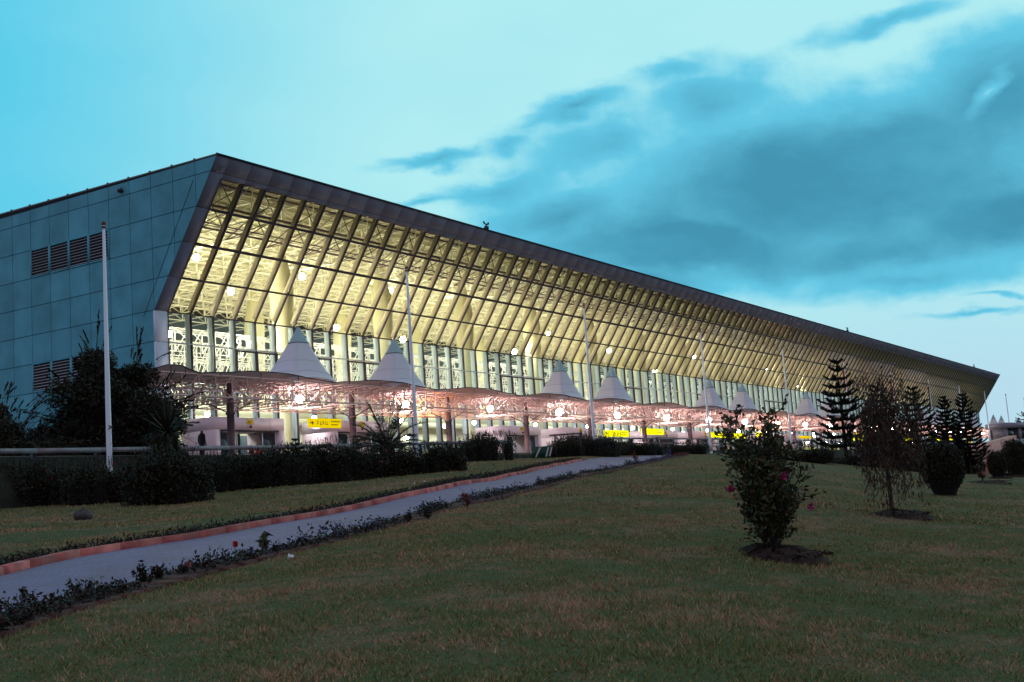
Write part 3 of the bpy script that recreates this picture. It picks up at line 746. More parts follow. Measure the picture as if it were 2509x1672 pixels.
# canopy columns
g = MB(); g.lathe((0, 0, 0), [(.30, ZB), (.30, .1), (.22, .12), (.20, 2.2), (.26, 2.22), (.26, 2.34), (.20, 2.36), (.19, 3.3), (.14, 3.9)], 14)
for s_ in (-1, 1):
    for t_ in (-1, 1): g.tubes([(0, 0, 2.25)], [(s_ * .8, t_ * .8, ZL)], .03, n=5)
cc = cpart(g, 'column', MT['rosecol'], True); cc.location = (LOW0 - CB * .6, -.5, -ZB)
for k in range(1, 26):
    c = cc.copy(); COL.objects.link(c); c.parent = canopy; c.location = (LOW0 + CB * (k - .6), -.5, -ZB)
# canopy lamps
def lampthing(name, loc, r, bulbm, power, col, label, cat, group, hang=.35):
    o = tag(empty(name, loc), label, cat, group)
    g = MB(); g.ball((0, 0, 0), r, 0, 12); b = g.build('bulb', bulbm, smooth=True); b.parent = o
    g = MB(); g.lathe((0, 0, 0), [(.02, hang), (.03, r + .02), (r * .35, r * .97), (r * .45, r * .90)], 10); h = g.build('fitting', MT['darkmetal']); h.parent = o
    return o
for k in range(0, 25):
    lampthing('canopy_lamp', (LOW0 + CB * k, -11.5, 3.30), .24 if k < 3 else .28, MT['bulbw'], 800, (1.0, .86, .86),
              'bright white lamp inside the rose canopy truss, %s from the left end of the canopy' % ORD[k], 'lamp', 'bright lamps in the canopy truss')
for k in range(0, 14):
    lampthing('facade_lamp', (2.6 + 10.2 * k, -1.6, 3.45), .16, MT['bulbw'], 260, (1.0, .92, .88),
              'small round lamp low on the glass front beneath the canopy, %s from the left' % ORD[k], 'lamp', 'round lamps on the glass front', .5)
for X_, Y_, Z_, t_ in ((13.9, -10.5, 3.25, 'under the canopy right of the third canopy column'), (78.0, -10.5, 2.4, 'behind the pink-flowering shrub'), (18.8, -2.0, 5.9, 'on the glass front just before the third tent'), (48.7, -2.0, 5.9, 'on the glass front just before the fifth tent'), (78.5, -2.0, 5.9, 'on the glass front just before the seventh tent'), (108.4, -2.0, 5.9, 'on the glass front behind the tall araucaria')):
    lampthing('amber_floodlight', (X_, Y_, Z_), .11, MT['bulby'], 0, None, 'small amber lamp ' + t_, 'lamp', 'amber lamps', .3)
# hall floodlights
HL = [(8, 15.5), (11.3, 13.4), (5.2, 9.7), (13.1, 9.6), (19.2, 15.5), (23.1, 11.7), (30.6, 15.7), (32, 11.4), (41.8, 15.6), (41.7, 13.4), (50.7, 11.6), (58, 14.0), (71.8, 13.2), (84, 11.5), (97, 14), (110, 12), (124, 14), (138, 12), (153, 14), (168, 12), (184, 14), (200, 12), (218, 14), (238, 12)]
for k, (x, z) in enumerate(HL):
    lampthing('hall_floodlight', (x, 4.6, z), .25, MT['bulb'], 900 if k < 13 else 1500, (1.0, .92, .66),
              'glowing floodlight inside the terminal hall, %s from the left behind the glass' % ORD[k], 'floodlight', 'floodlights inside the hall', .6)
# added area lights with no fixtures, brightening the hall upwards and downwards
for k in range(0, 11):
    l = bpy.data.lights.new('hall_fill_up', 'AREA'); l.shape = 'RECTANGLE'; l.size = 18; l.size_y = 6; l.energy = 3100 * (1.0 if k < 4 else max(.5, 1 - .10 * (k - 3))); l.color = (1.0, .955, .71)
    o = bpy.data.objects.new('hall_fill_up', l); COL.objects.link(o); o.location = (12 + 24 * k, 18, 5.2 - ZB); o.rotation_euler = (pi, 0, 0); o.parent = term
    l = bpy.data.lights.new('hall_fill_down', 'AREA'); l.shape = 'RECTANGLE'; l.size = 18; l.size_y = 2; l.energy = 1500; l.color = (.93, .97, 1.0)
    o = bpy.data.objects.new('hall_fill_down', l); COL.objects.link(o); o.location = (12 + 24 * k, 6, 7.5 - ZB); o.parent = term
# ------------------------------------------------------------------ hanging signs
def sign(x0, x1, z0, z1, y, m, label, marks=True):
    o = tag(empty('hanging_sign', ((x0 + x1) / 2, y, z0)), label, 'sign', 'yellow signs under the canopy'); w = x1 - x0; h = z1 - z0
    g = MB(); g.box(-w / 2, w / 2, -.05, .05, 0, h); p = g.build('sign_panel', m); p.parent = o
    g = MB()
    for s_ in (-w * .35, w * .35): g.tubes([(s_, 0, h)], [(s_, 0, max(h + .1, ZL - z0))], .02)
    p = g.build('hanger', MT['darkmetal']); p.parent = o
    if marks:
        g = MB(); yy = (-.058, -.052)
        ax = -w * .42; ah = h * .5
        g.box(ax - .16, ax + .06, *yy, ah - .03, ah + .03)
        g.add([(ax + .02, -.056, ah - .14), (ax + .18, -.056, ah), (ax + .02, -.056, ah + .14)], [(0, 1, 2)])
        for q_, (a, b) in enumerate(((.10, .02), (.16, -.02), (.12, .03), (.18, 0))):
            xx = -w * .25 + q_ * w * .085; g.box(xx, xx + a, *yy, ah - .10 + b, ah - .05 + b); g.box(xx, xx + .04, *yy, ah - .05 + b, ah + .12 + b); g.box(xx + a - .03, xx + a, *yy, ah + b, ah + .08 + b)
        for r_, n_ in ((.62, 7), (.28, 5)):
            for q_ in range(n_): xx = w * .18 + q_ * w * .042; g.box(xx, xx + w * .028, *yy, h * r_, h * r_ + random.uniform(.06, .09))
        p = g.build('sign_marking', MT['ink']); p.parent = o
sign(1.6, 4.5, 1.72, 2.28, -11.0, MT['yellow'], 'yellow hanging sign with a black right arrow beside two lines of small lettering')
for i, (a, b, z, t_) in enumerate([(39.0, 43.6, 1.5, 'partly hidden by the bushy hedge top'), (46.4, 51.0, 1.75, 'behind the fifth canopy column'), (62.5, 66.4, 1.6, 'just right of the fourth flagpole'), (67.5, 72, 1.55, 'behind the left branches of the pink-flowering shrub'), (75.5, 79.5, 1.75, 'behind the middle of the pink-flowering shrub')]):
    sign(a, b, z, z + .55, -11.0, MT['yellowbright'], 'glowing yellow sign under the canopy, ' + t_, i < 2)
sign(90.0, 94.5, 1.7, 2.0, -11.0, MT['yellow'], 'dull golden sign between the fifth flagpole and the tall araucaria', False)
for i, (a, t_) in enumerate([(112, 'just right of the tall araucaria trunk'), (122, 'left of the bushy second araucaria'), (140, 'behind the weeping tree top'), (158, 'right of the weeping tree'), (172, 'left of the twin araucarias'), (186, 'between the twin araucarias')]):
    sign(a, a + 7, 1.55, 2.55, -11.0, MT['yellowbright'], 'glowing yellow sign far along the canopy, ' + t_, False)
# ------------------------------------------------------------------ rail
def rail(x0, x1, step, name, label, big):
    o = tag(empty(name, (x0, -18.0, -.35)), label, 'railing', 'road railings along the lawn edge'); zf = lambda x: float(np.interp(x, [-40, -23.6, -8, 17.4, 29.5, 45, 300], [-.22, -.2, -.02, .43, .66, .71, .71]))
    g = MB(); xs = np.arange(x0, x1 + .01, step)
    for a, b in zip(xs[:-1], xs[1:]):
        for dz, t_ in (((0, .10 if big else .05),) if big else ((0, .05), (-.38, .03), (-.62, .03))):
            g.hexa([(a, -18.06, zf(a) + dz - t_), (b, -18.06, zf(b) + dz - t_), (b, -17.94, zf(b) + dz - t_), (a, -17.94, zf(a) + dz - t_)], [(a, -18.06, zf(a) + dz + t_), (b, -18.06, zf(b) + dz + t_), (b, -17.94, zf(b) + dz + t_), (a, -17.94, zf(a) + dz + t_)])
    p = g.build('rail_bar', MT['rail']); p.parent = o; p.location = (-x0, 18.0, .35)
    for x in xs:
        g = MB(); g.box(x - .2 + .1 * big, x + .2 - .1 * big, -17.92, -17.7, zf(x) - 1.1, zf(x) - .05); p = g.build('post', MT['railpost']); p.parent = o; p.location = (-x0, 18.0, .35)
rail(-28, -16.0, 3.0, 'guard_rail', 'thick pale guard rail crossing behind the first flagpole', True)
rail(-14.8, 12.3, 3.0, 'guard_rail', 'plain grey guard rail in front of the first entrance portal', True)
rail(23, 167, 3.6, 'fence_rail', 'long dark post and rail fence between the lawn and the canopy', False)
# ------------------------------------------------------------------ flagpoles
flagst = {0: 'bare, tallest looking, in front of the teal side wall', 1: 'bare, between the date palm and the second tent', 2: 'bare, rising from the dark hedge beside the third tent', 3: 'bare, left of the pink-flowering shrub', 4: 'bare, just right of the pink-flowering shrub', 5: 'flying a limp red flag beside the tall araucaria', 6: 'with a dark red flag above the weeping tree', 7: 'with a hanging grey flag right of the third araucaria', 8: 'bare, behind the twin araucarias', 9: 'bare, at the far right corner of the terminal', 10: 'bare thin one against the sky, left of the far booth', 11: 'thin one with dark flag against the sky at the right edge'}
def pole_mb():
    g = MB(); g.lathe((0, 0, 0), [(.13, -3.0), (.115, 0), (.105, 2), (.055, 9.6), (.05, 9.65)], 12); return g
pole0 = None
for k in range(12):
    x = -20.6 + 19.95 * k; top = 8.7 if k == 0 else 9.5
    gz = max(float(ground(x, -20.5)), -2.4) if x < 110 else -1.2
    o = tag(empty('flagpole', (x, -20.5, top - 9.75)), 'slim white flagpole, ' + flagst[k], 'flagpole', 'flagpoles along the lawn edge')
    if pole0 is None:
        s_ = pole_mb().build('shaft', MT['pole'], smooth=True); g = MB(); g.ball((0, 0, 9.72), .10); g.lathe((0, 0, 0), [(.09, 9.5), (.09, 9.6)], 8); t_ = g.build('finial', MT['polecap']); pole0 = (s_, t_)
        g = MB(); g.tubes([(-.1, -.13, 1.65)], [(.12, -.13, 1.5)], .02); g.tubes([(.1, -.13, 1.65)], [(-.12, -.13, 1.5)], .02); c_ = g.build('cleat', MT['darkmetal']); c_.parent = o
    else:
        s_, t_ = pole0[0].copy(), pole0[1].copy(); COL.objects.link(s_); COL.objects.link(t_)
    s_.parent = o; t_.parent = o
    if k in (5, 6, 7, 11):
        g = MB(); V = []; H = (2.9, 3.6, 3.8, 3.2)[(5, 6, 7, 11).index(k)]
        for i in range(9):
            for j in range(7):
                u, v = i / 8, j / 6; V.append((-.06 - .75 * u * (1 - .35 * v) * (.3 + .7 * v), .14 * sin(u * 9 + v * 2) * u, 9.2 - H * v - .9 * u * (1 - v) + .05 * sin(u * 7)))
        idx = np.arange(63).reshape(9, 7); g.add(V, np.stack([idx[:-1, :-1], idx[1:, :-1], idx[1:, 1:], idx[:-1, 1:]], -1).reshape(-1, 4))
        f_ = g.build('flag', MT['redflag'] if k in (5, 6) else MT['darkflag'], smooth=True); f_.parent = o
# ------------------------------------------------------------------ foliage things
def blobpts(n, c, r, shell=.55, flat=False):
    v = rng.normal(size=(n, 3)); v /= np.linalg.norm(v, axis=1, keepdims=True)
    if flat: v[:, 2] = np.abs(v[:, 2]) * np.sign(rng.uniform(-.25, 1, n))
    k = shell + (1 - shell) * rng.uniform(0, 1, (n, 1)) ** .6
    return np.asarray(c) + v * k * np.asarray(r)
def shrub(base, w, h, d, label, roundy=False, cat='shrub', group=None, lm='hedge', n=5000, ls=.13, lumps=14, name='shrub', core=True, rag=.25, flowers=None):
    base = np.asarray(base, float); o = tag(empty(name, base), label, cat, group); g = MB(); cm = MB()
    if roundy:
        c = np.array([0, 0, h * .52]); r3 = np.array([w / 2, d / 2, h * .50]); g.leaves(blobpts(int(n * .8), c, r3, .62) * np.array([1, 1, 1]), ls, ls * .5)
        for i in range(16): v3 = rng.normal(size=3); v3 /= np.linalg.norm(v3); v3[2] = abs(v3[2]); g.leaves(blobpts(int(n * .03), c + v3 * r3 * .8, r3 * .3, .4), ls, ls * .5)
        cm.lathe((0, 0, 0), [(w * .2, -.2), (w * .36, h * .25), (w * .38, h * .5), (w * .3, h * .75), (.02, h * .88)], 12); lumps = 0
    for i in range(lumps):
        u = rng.uniform(-1, 1); v = rng.uniform(-1, 1); hh = h * math.sqrt(max(.1, 1 - .55 * u * u)) * rng.uniform(.72, 1.0)
        rr = np.array([w * .5 * rng.uniform(.22, .34), d * .5 * rng.uniform(.3, .5), hh * .30])
        c = np.array([u * w * .5 * (.6 if roundy else .78), v * d * .28, hh - rr[2]])
        g.leaves(blobpts(int(n / lumps * .75), c, rr * (1 + rag * .5), .6), ls, ls * .5)
        c2 = c.copy(); c2[2] = hh * .42; m_ = int(n / lumps * .8); aa = rng.uniform(0, 2 * pi, m_); zz = rng.uniform(0, .8 * hh, m_); ra = rng.uniform(.75, 1.12, m_) * (np.sin(pi * (.12 + .75 * zz / h)) if roundy else 1); g.leaves(np.stack([c[0] + np.cos(aa) * rr[0] * 1.15 * ra, c[1] + np.sin(aa) * rr[1] * 1.2 * ra, zz], 1), ls, ls * .5)
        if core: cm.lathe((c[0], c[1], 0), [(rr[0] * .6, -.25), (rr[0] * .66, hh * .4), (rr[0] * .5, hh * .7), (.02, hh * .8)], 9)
    # stray sprigs
    ns = int(max(lumps, 8) * 6); a = rng.uniform(-1, 1, ns) * w * .46; b = rng.uniform(-.4, .4, ns) * d; top = h * np.sqrt(np.maximum(.1, 1 - .55 * (a / (w * .5)) ** 2))
    for q_ in range(ns):
        hgt = rng.uniform(.15, .55) * rag * 2; m = 7; t = np.linspace(0, 1, m)[:, None]; p = np.array([a[q_], b[q_], top[q_] * .85]); dr = np.array([rng.uniform(-.4, .4), rng.uniform(-.3, .3), 1]) * (hgt + .15 * h)
        g.leaves(p + t * dr, ls * .9, ls * .35, dirs=np.tile(dr / np.linalg.norm(dr), (m, 1)))
    f = g.build('foliage', MT[lm]); f.parent = o
    if core: c_ = cm.build('twigs', MT['hedgecore']); c_.parent = o  # solid dark core, painted as the shade behind the leaves
    if flowers:
        g = MB(); pts = blobpts(flowers[1], (0, 0, h * .55), (w * .45, d * .5, h * .45), .9); g.leaves(pts, .09, .08); fl = g.build('blossom', MT[flowers[0]]); fl.parent = o
    return o
YAWP = math.atan2(RV[1], RV[0])
def pxshrub(x, y, w, h, label, **k):      # base centre, width and height in photo pixels of the 2353-wide view
    p = atG(*S(x, y)); q_ = mpp(p) * 2509 / 2353
    dep = k.pop('dep', .6); o = shrub(p, w * q_, h * q_, w * q_ * dep, label, **k); o.rotation_euler = (0, 0, YAWP); return o
G1 = 'dark shrubs of the hedge at the top of the lawn'
HD = [(-120, 1178, 220, 110, 'low dark hedge shrub cut by the left edge of the view'), (-10, 1168, 200, 105, 'low dark hedge shrub at the left edge below the guard rail'), (110, 1162, 190, 100, 'low dark hedge shrub left of the first flagpole foot'), (235, 1156, 190, 98, 'low dark hedge shrub right at the first flagpole foot'),
      (520, 1128, 200, 85, 'dark hedge shrub right of the spiky yucca'), (650, 1117, 190, 92, 'dark hedge shrub behind the small conifer sapling'), (770, 1108, 180, 98, 'tall dark hedge shrub below the second portal'), (1015, 1085, 130, 62, 'low dark hedge shrub right of the date palm'), (1120, 1058, 150, 66, 'rounded dark bush beside the third entrance portal'),
      (1350, 1045, 180, 52, 'dark rounded hedge shrub above the top end of the path'), (1300, 1040, 90, 40, 'small square dark hedge shrub beside the green boards'), (1450, 1042, 160, 34, 'low dark hedge shrub where the path turns'), (1560, 1037, 140, 24, 'very low hedge strip shrub in front of the fence near the red flowers')]
for x, y, w, h, l in HD: pxshrub(x, y, w, h, l, group=G1, name='hedge_shrub', n=9000 if x < 900 else 7000, ls=.10, lumps=18, rag=.16, flowers=('flowerred', 14) if x in (110, 235) else None)
HR = [(1850, 1062, 160, 32, 'low dark hedge shrub left of the tall araucaria'), (2000, 1068, 190, 40, 'low dark hedge shrub under the tall araucaria'), (2130, 1080, 190, 55, 'dark hedge shrub under the third araucaria'), (2205, 1080, 100, 50, 'dark hedge shrub under the twin araucarias'), (1720, 1042, 160, 20, 'low hedge strip shrub behind the pink-flowering shrub')]
for x, y, w, h, l in HR: pxshrub(x, y, w, h, l, group=G1, name='hedge_shrub', n=5000, ls=.16, lumps=16, rag=.2)
# large dark tree by the side wall
def broadtree(base, w, h, label, n=26000, ls=.22, branches=True, name='broadleaf_tree', dep=.8):
    base = np.asarray(base, float); o = tag(empty(name, base, YAWP), label, 'tree'); g = MB(); t = MB()
    t.poly([(0, 0, -.5), (.1, 0, h * .3), (-.1, .1, h * .6)], [.25, .2, .1], 8)
    cl = []
    for i in range(44):
        u = rng.uniform(-1, 1); lim = h * (1 - .62 * abs(u) ** 1.6); z = rng.uniform(.12, 1) * lim
        c = np.array([u * w * .42, rng.uniform(-.5, .5) * w * dep * .5, z - .3]); r = rng.uniform(.10, .17) * w
        cl.append(c); g.leaves(blobpts(n // 34, c, (r, r, r * .8), .25), ls, ls * .36)
        t.poly([(0, 0, h * .15), c * .5 + (0, 0, h * .05), c], [.09, .05, .02], 5)
    for i in range(150):      # long leafy shoots that break the outline
        c = cl[rng.integers(len(cl))]; dr = c - np.array([0, 0, h * .25]); dr = dr / (np.linalg.norm(dr) + .01) + rng.normal(size=3) * .3; dr[2] += .25; L_ = rng.uniform(.4, 1.25)
        m = 16; q_ = np.linspace(.3, 1, m)[:, None]; st = c + dr * .10 * w
        p = st + dr * L_ * q_ + np.array([0, 0, -.3]) * q_ ** 2; g.leaves(p, ls * .9, ls * .3, dirs=np.tile(dr, (m, 1))); t.poly([c, p[-1]], [.014, .005], 4)
    cm = MB()
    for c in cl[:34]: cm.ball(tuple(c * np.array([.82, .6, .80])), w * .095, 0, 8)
    f = g.build('crown', MT['hedge']); f.parent = o; f2 = t.build('trunk', MT['bark']); f2.parent = o; f3 = cm.build('shade_core', MT['hedgecore']); f3.parent = o  # dark balls in the crown are painted shade that blocks the view through
    return o
p = atY(*S(255, 1040), -15.0); p[2] = -1.4
broadtree(p, 7.4, 5.7, 'big dark leafy tree covering the foot of the teal side wall', n=36000)
p = atY(*S(-20, 1040), -13.0); p[2] = -1.4
broadtree(p, 6.0, 3.6, 'low dark tree at the left edge below the wall louvres', n=16000)
# spiky rosette plants
def blades(g, c, n, L, wd, spread=(10, 85), droop=.35, mi=0, seg_=7):
    for i in range(n):
        az_ = rng.uniform(0, 2 * pi); el = radians(rng.uniform(*spread)); l = L * rng.uniform(.75, 1.1); d = np.array([cos(az_) * sin(el), sin(az_) * sin(el), cos(el)])
        side = np.array([-sin(az_), cos(az_), 0]); V = []
        for k in range(seg_ + 1):
            t = k / seg_; p = c + d * l * t + np.array([0, 0, -droop * l * t * t * sin(el)]); w = wd * (1 - t) ** .7 * (.5 + min(1, t * 4) * .5)
            V += [p - side * w / 2, p + side * w / 2]
        g.add(V, [(2 * k, 2 * k + 1, 2 * k + 3, 2 * k + 2) for k in range(seg_)], mi)
p = atG(*S(388, 1142)); q_ = mpp(p) * 2509 / 2353
o = tag(empty('yucca', p), 'tall spiky yucca with a shaggy trunk in front of the canopy end', 'yucca')
hh = 150 * q_
g = MB(); g.poly([(0, 0, -.2), (.05, 0, hh * .5), (.0, .05, hh * .95)], [.16, .13, .10], 9); t = g.build('trunk', MT['bark']); t.parent = o
g = MB()
blades(g, np.array([0, 0, hh * .97]), 150, 1.7, .06, (0, 100), .25); blades(g, np.array([.5, .1, hh * .55]), 110, 1.3, .055, (0, 110), .3); blades(g, np.array([-.45, .1, hh * .6]), 110, 1.4, .055, (0, 110), .3); blades(g, np.array([0.05, 0, hh * .75]), 90, 1.1, .05, (70, 150), .5)
f = g.build('leaf_rosette', MT['hedge']); f.parent = o
pxshrub(385, 1158, 200, 120, 'dense low clump of foliage wrapped round the yucca foot', n=9000, ls=.12, lumps=16, rag=.3, name='ground_shrub', dep=.7)
# date palm
p = atG(*S(893, 1092)); q_ = mpp(p) * 2509 / 2353
o = tag(empty('date_palm', p), 'young date palm with arching fronds in front of the hedge', 'palm')
hh = 62 * q_; g = MB(); g.lathe((0, 0, 0), [(.45, -.3), (.42, hh * .4), (.33, hh)], 12); t = g.build('trunk', MT['bark']); t.parent = o
for i in range(34):
    az_ = i * 2.4; el = radians(12 + 80 * (i / 34) ** .8); L_ = rng.uniform(1.9, 2.7); d = np.array([cos(az_) * sin(el), sin(az_) * sin(el), cos(el)]); side = np.array([-sin(az_), cos(az_), 0]); g = MB(); pts = []
    for k in range(15):
        t_ = k / 14; pts.append(np.array([0, 0, hh]) + d * L_ * t_ + np.array([0, 0, -.55 * L_ * t_ * t_ * sin(el)]))
    g.poly(pts, np.linspace(.03, .008, 15), 5)
    c = []; dd = []
    for k in range(2, 15):
        for f_ in (0, .5):
            if k + f_ > 14: continue
            pt = pts[k] if f_ == 0 else (pts[k] + pts[min(14, k + 1)]) / 2; ln = .34 * (1 - abs(k / 14 - .45))
            for s_ in (-1, 1):
                v = side * s_ + d * .8 + np.array([0, 0, -.15]); v /= np.linalg.norm(v); c.append(pt + v * ln * .5); dd.append(v)
    g.leaves(c, .36, .035, dirs=dd, jit=.3); f = g.build('frond', MT['hedge']); f.parent = o
pxshrub(893, 1096, 180, 62, 'shaggy dark undergrowth around the date palm base', n=9000, ls=.12, lumps=14, rag=.35, name='ground_shrub', dep=.6, lm='hedge', flowers=('flowerred', 26))
# ------------------------------------------------------------------ araucarias
def araucaria(base, h, w, tiers, label, dense_=1.0, lm='needle', group='araucaria trees beyond the lawn', low=.14):
    o = tag(empty('araucaria', base, rng.uniform(0, 6)), label, 'conifer tree', group); t = MB(); g = MB()
    t.poly([(0, 0, -.4), (.02, 0, h * .5), (0, 0, h * .97)], [h * .016 + .02, h * .011 + .01, .015], 8)
    for k in range(tiers):
        u = (k + .5) / tiers; z = h * (low + (1 - low) * u ** .95 * .97); R0 = w / 2 * (1 - u) ** .72 * rng.uniform(.88, 1.08) + w * .045; nb = 7 if u < .7 else 5
        a0 = rng.uniform(0, 6)
        for b in range(nb):
            a = a0 + b * 2 * pi / nb + rng.uniform(-.15, .15); r = R0 * rng.uniform(.85, 1.08); m = 9; pts = []
            for q_ in range(m):
                s_ = q_ / (m - 1); pts.append((cos(a) * r * s_, sin(a) * r * s_, z + (-.05 * r * sin(pi * s_) * 2 + .20 * r * s_ ** 2.2) + (.25 * r * s_ if u > .8 else 0)))
            pts = np.array(pts); t.poly(pts, np.linspace(.03, .012, m), 4)
            nn = int(80 * dense_ * max(.45, r / (w / 2))); s_ = rng.uniform(.12, 1, nn); base_ = np.stack([np.interp(s_, np.linspace(0, 1, m), pts[:, q]) for q in range(3)], 1)
            off = rng.uniform(-1, 1, (nn, 1)) * np.array([[-sin(a), cos(a), 0]]) * r * .16 * (1 - .4 * s_[:, None]); lift = np.abs(rng.normal(size=(nn, 1))) * .02 * h / 6
            dirs = np.array([[cos(a), sin(a), .5]]) + off / (r * .16 + .01) * np.array([[1, 1, 0]]) * .8 + np.array([[0, 0, .2]])
            g.leaves(base_ + off + np.array([[0, 0, 1]]) * lift, .035 * h + .04, .03 + .013 * h, dirs=dirs, jit=1.0)
    f = g.build('crown', MT[lm]); f.parent = o; f = t.build('trunk', MT['bark']); f.parent = o; return o
def pxarau(x, y, top, w, tiers, label, **k):
    p = atG(*S(x, y)); q_ = mpp(p) * 2509 / 2353; return araucaria(p, (y - top) * q_ / .99, w * q_, tiers, label, **k)
pxarau(1947, 1066, 818, 140, 11, 'tallest araucaria with widely spaced flat tiers of branches', dense_=1.7)
pxarau(2032, 1075, 880, 132, 15, 'second araucaria, bushy, behind the weeping tree', dense_=1.3)
pxarau(2118, 1080, 880, 135, 14, 'third araucaria with dense drooping lower tiers', dense_=1.2)
pxarau(2188, 1085, 905, 92, 18, 'left one of the twin close-set araucarias', dense_=1.2)
pxarau(2232, 1085, 898, 98, 18, 'right one of the twin close-set araucarias', dense_=1.2)
p = atY(*S(2322, 1010), -19.0); p[2] = 1.0
araucaria(np.array([p[0], -22, .5]), 6.0, 7.0, 9, 'small dark conifer showing above the far booth at the right', dense_=1.6)
# conifer sapling in hedge
p = atG(*S(683, 1113)); q_ = mpp(p) * 2509 / 2353
araucaria(p, 108 * q_, 64 * q_, 7, 'small conifer sapling standing in front of the hedge shrubs', dense_=1.4, low=.3)
# ------------------------------------------------------------------ pink flowering shrub
def mound(o, r, h, m='soil'):
    g = MB(); g.lathe((0, 0, 0), [(r * 1.25, -.10), (r * .95, .02), (r * .7, h * .55), (r * .35, h * .95), (.02, h)], 22)
    v = g.v[0]; v += rng.normal(size=v.shape) * .035; b = g.build('soil_mound', MT[m], smooth=False); b.parent = o
    g = MB(); n = 420; a = rng.uniform(0, 2 * pi, n); rr = r * 1.25 * np.sqrt(rng.uniform(0, 1, n)); g.leaves(np.stack([rr * np.cos(a), rr * np.sin(a), h * (1 - rr / r / 1.25) + .01], 1), .06, .05); b = g.build('clods', MT[m]); b.parent = o
def stemshrub(p, hpx, spec, label, leaf='shrubleaf', L=.075, name='flowering_shrub', cat='shrub', flowers=(), nl=26, moundr=.62):
    q_ = mpp(p) * 2509 / 2353; o = tag(empty(name, p, YAWP), label, cat); g = MB(); t = MB(); mound(o, moundr, .12)
    for (dx, hh, y, thick) in spec:      # stems: tip offset px, height px, depth m
        tip = np.array([dx * q_, y, hh * q_]); m = 8; s_ = np.linspace(0, 1, m)[:, None]; b0 = np.array([rng.uniform(-.05, .06), rng.uniform(-.05, .05), -.02]); bow = np.array([rng.uniform(-.08, .08), rng.uniform(-.08, .08), 0])
        pts = b0 + (tip - b0) * np.concatenate([s_ ** 1.25, s_ ** 1.25, s_], 1) + bow * np.sin(s_ * pi); t.poly(pts, np.linspace(thick, .006, m), 6)
        for k in range(int(hh / 11)):
            u = rng.uniform(.22, 1.0); b = np.array([np.interp(u, s_[:, 0], pts[:, c]) for c in range(3)]); a = rng.uniform(0, 2 * pi); ln = rng.uniform(.16, .42) * (1.15 - u * .5)
            d = np.array([cos(a), sin(a) * .8, rng.uniform(.1, 1.0)]); d /= np.linalg.norm(d); e = b + d * ln; mid = (b + e) / 2 + np.array([0, 0, -.02]); t.poly([b, mid, e], [.008, .006, .003], 4)
            w_ = rng.uniform(.15, 1.05, nl)[:, None]; c = b + (e - b) * w_ + rng.normal(size=(nl, 3)) * .035; g.leaves(c, L, L * .5, dirs=np.tile(d, (nl, 1)) * .8, jit=2.2)
    f = g.build('foliage', MT[leaf]); f.parent = o; f = t.build('stems', MT['bark']); f.parent = o
    for fx, fz, fy, col in flowers:
        fl = MB(); c = np.array([fx * q_, fy, fz * q_])
        v = rng.normal(size=(22, 3)); v /= np.linalg.norm(v, axis=1, keepdims=True); fl.leaves(c + v * .035, .06, .05, dirs=v, jit=.5); b = fl.build('blossom', MT[col]); b.parent = o
    return o
p = atG(*S(1778, 1282))
spec = [(-95, 318, -.1, .018), (-70, 330, .15, .016), (-60, 345, 0, .018), (-35, 300, .2, .015), (-85, 260, .1, .012), (-78, 215, -.2, .012), (-20, 270, -.1, .022), (10, 290, .1, .02), (35, 335, -.05, .016), (45, 290, .2, .014), (20, 330, 0, .012),
        (60, 262, -.1, .014), (75, 225, .1, .014), (88, 200, 0, .012), (70, 180, -.2, .012), (94, 140, .1, .010), (-60, 170, .2, .01), (-50, 110, -.1, .01), (50, 150, .2, .012), (0, 220, .25, .016), (25, 200, -.25, .014), (-30, 200, .0, .014), (-45, 250, -.2, .014), (40, 240, -.2, .012), (60, 120, .1, .01), (5, 160, -.1, .012), (-20, 130, .1, .01)]
stemshrub(p, 350, spec, 'large many-stemmed shrub with pink flowers on a soil mound in the lawn', flowers=[(-90, 163, -.25, 'flowerpink'), (30, 184, -.3, 'flowerpink'), (88, 110, -.2, 'flowerpink')], nl=6, L=.088)
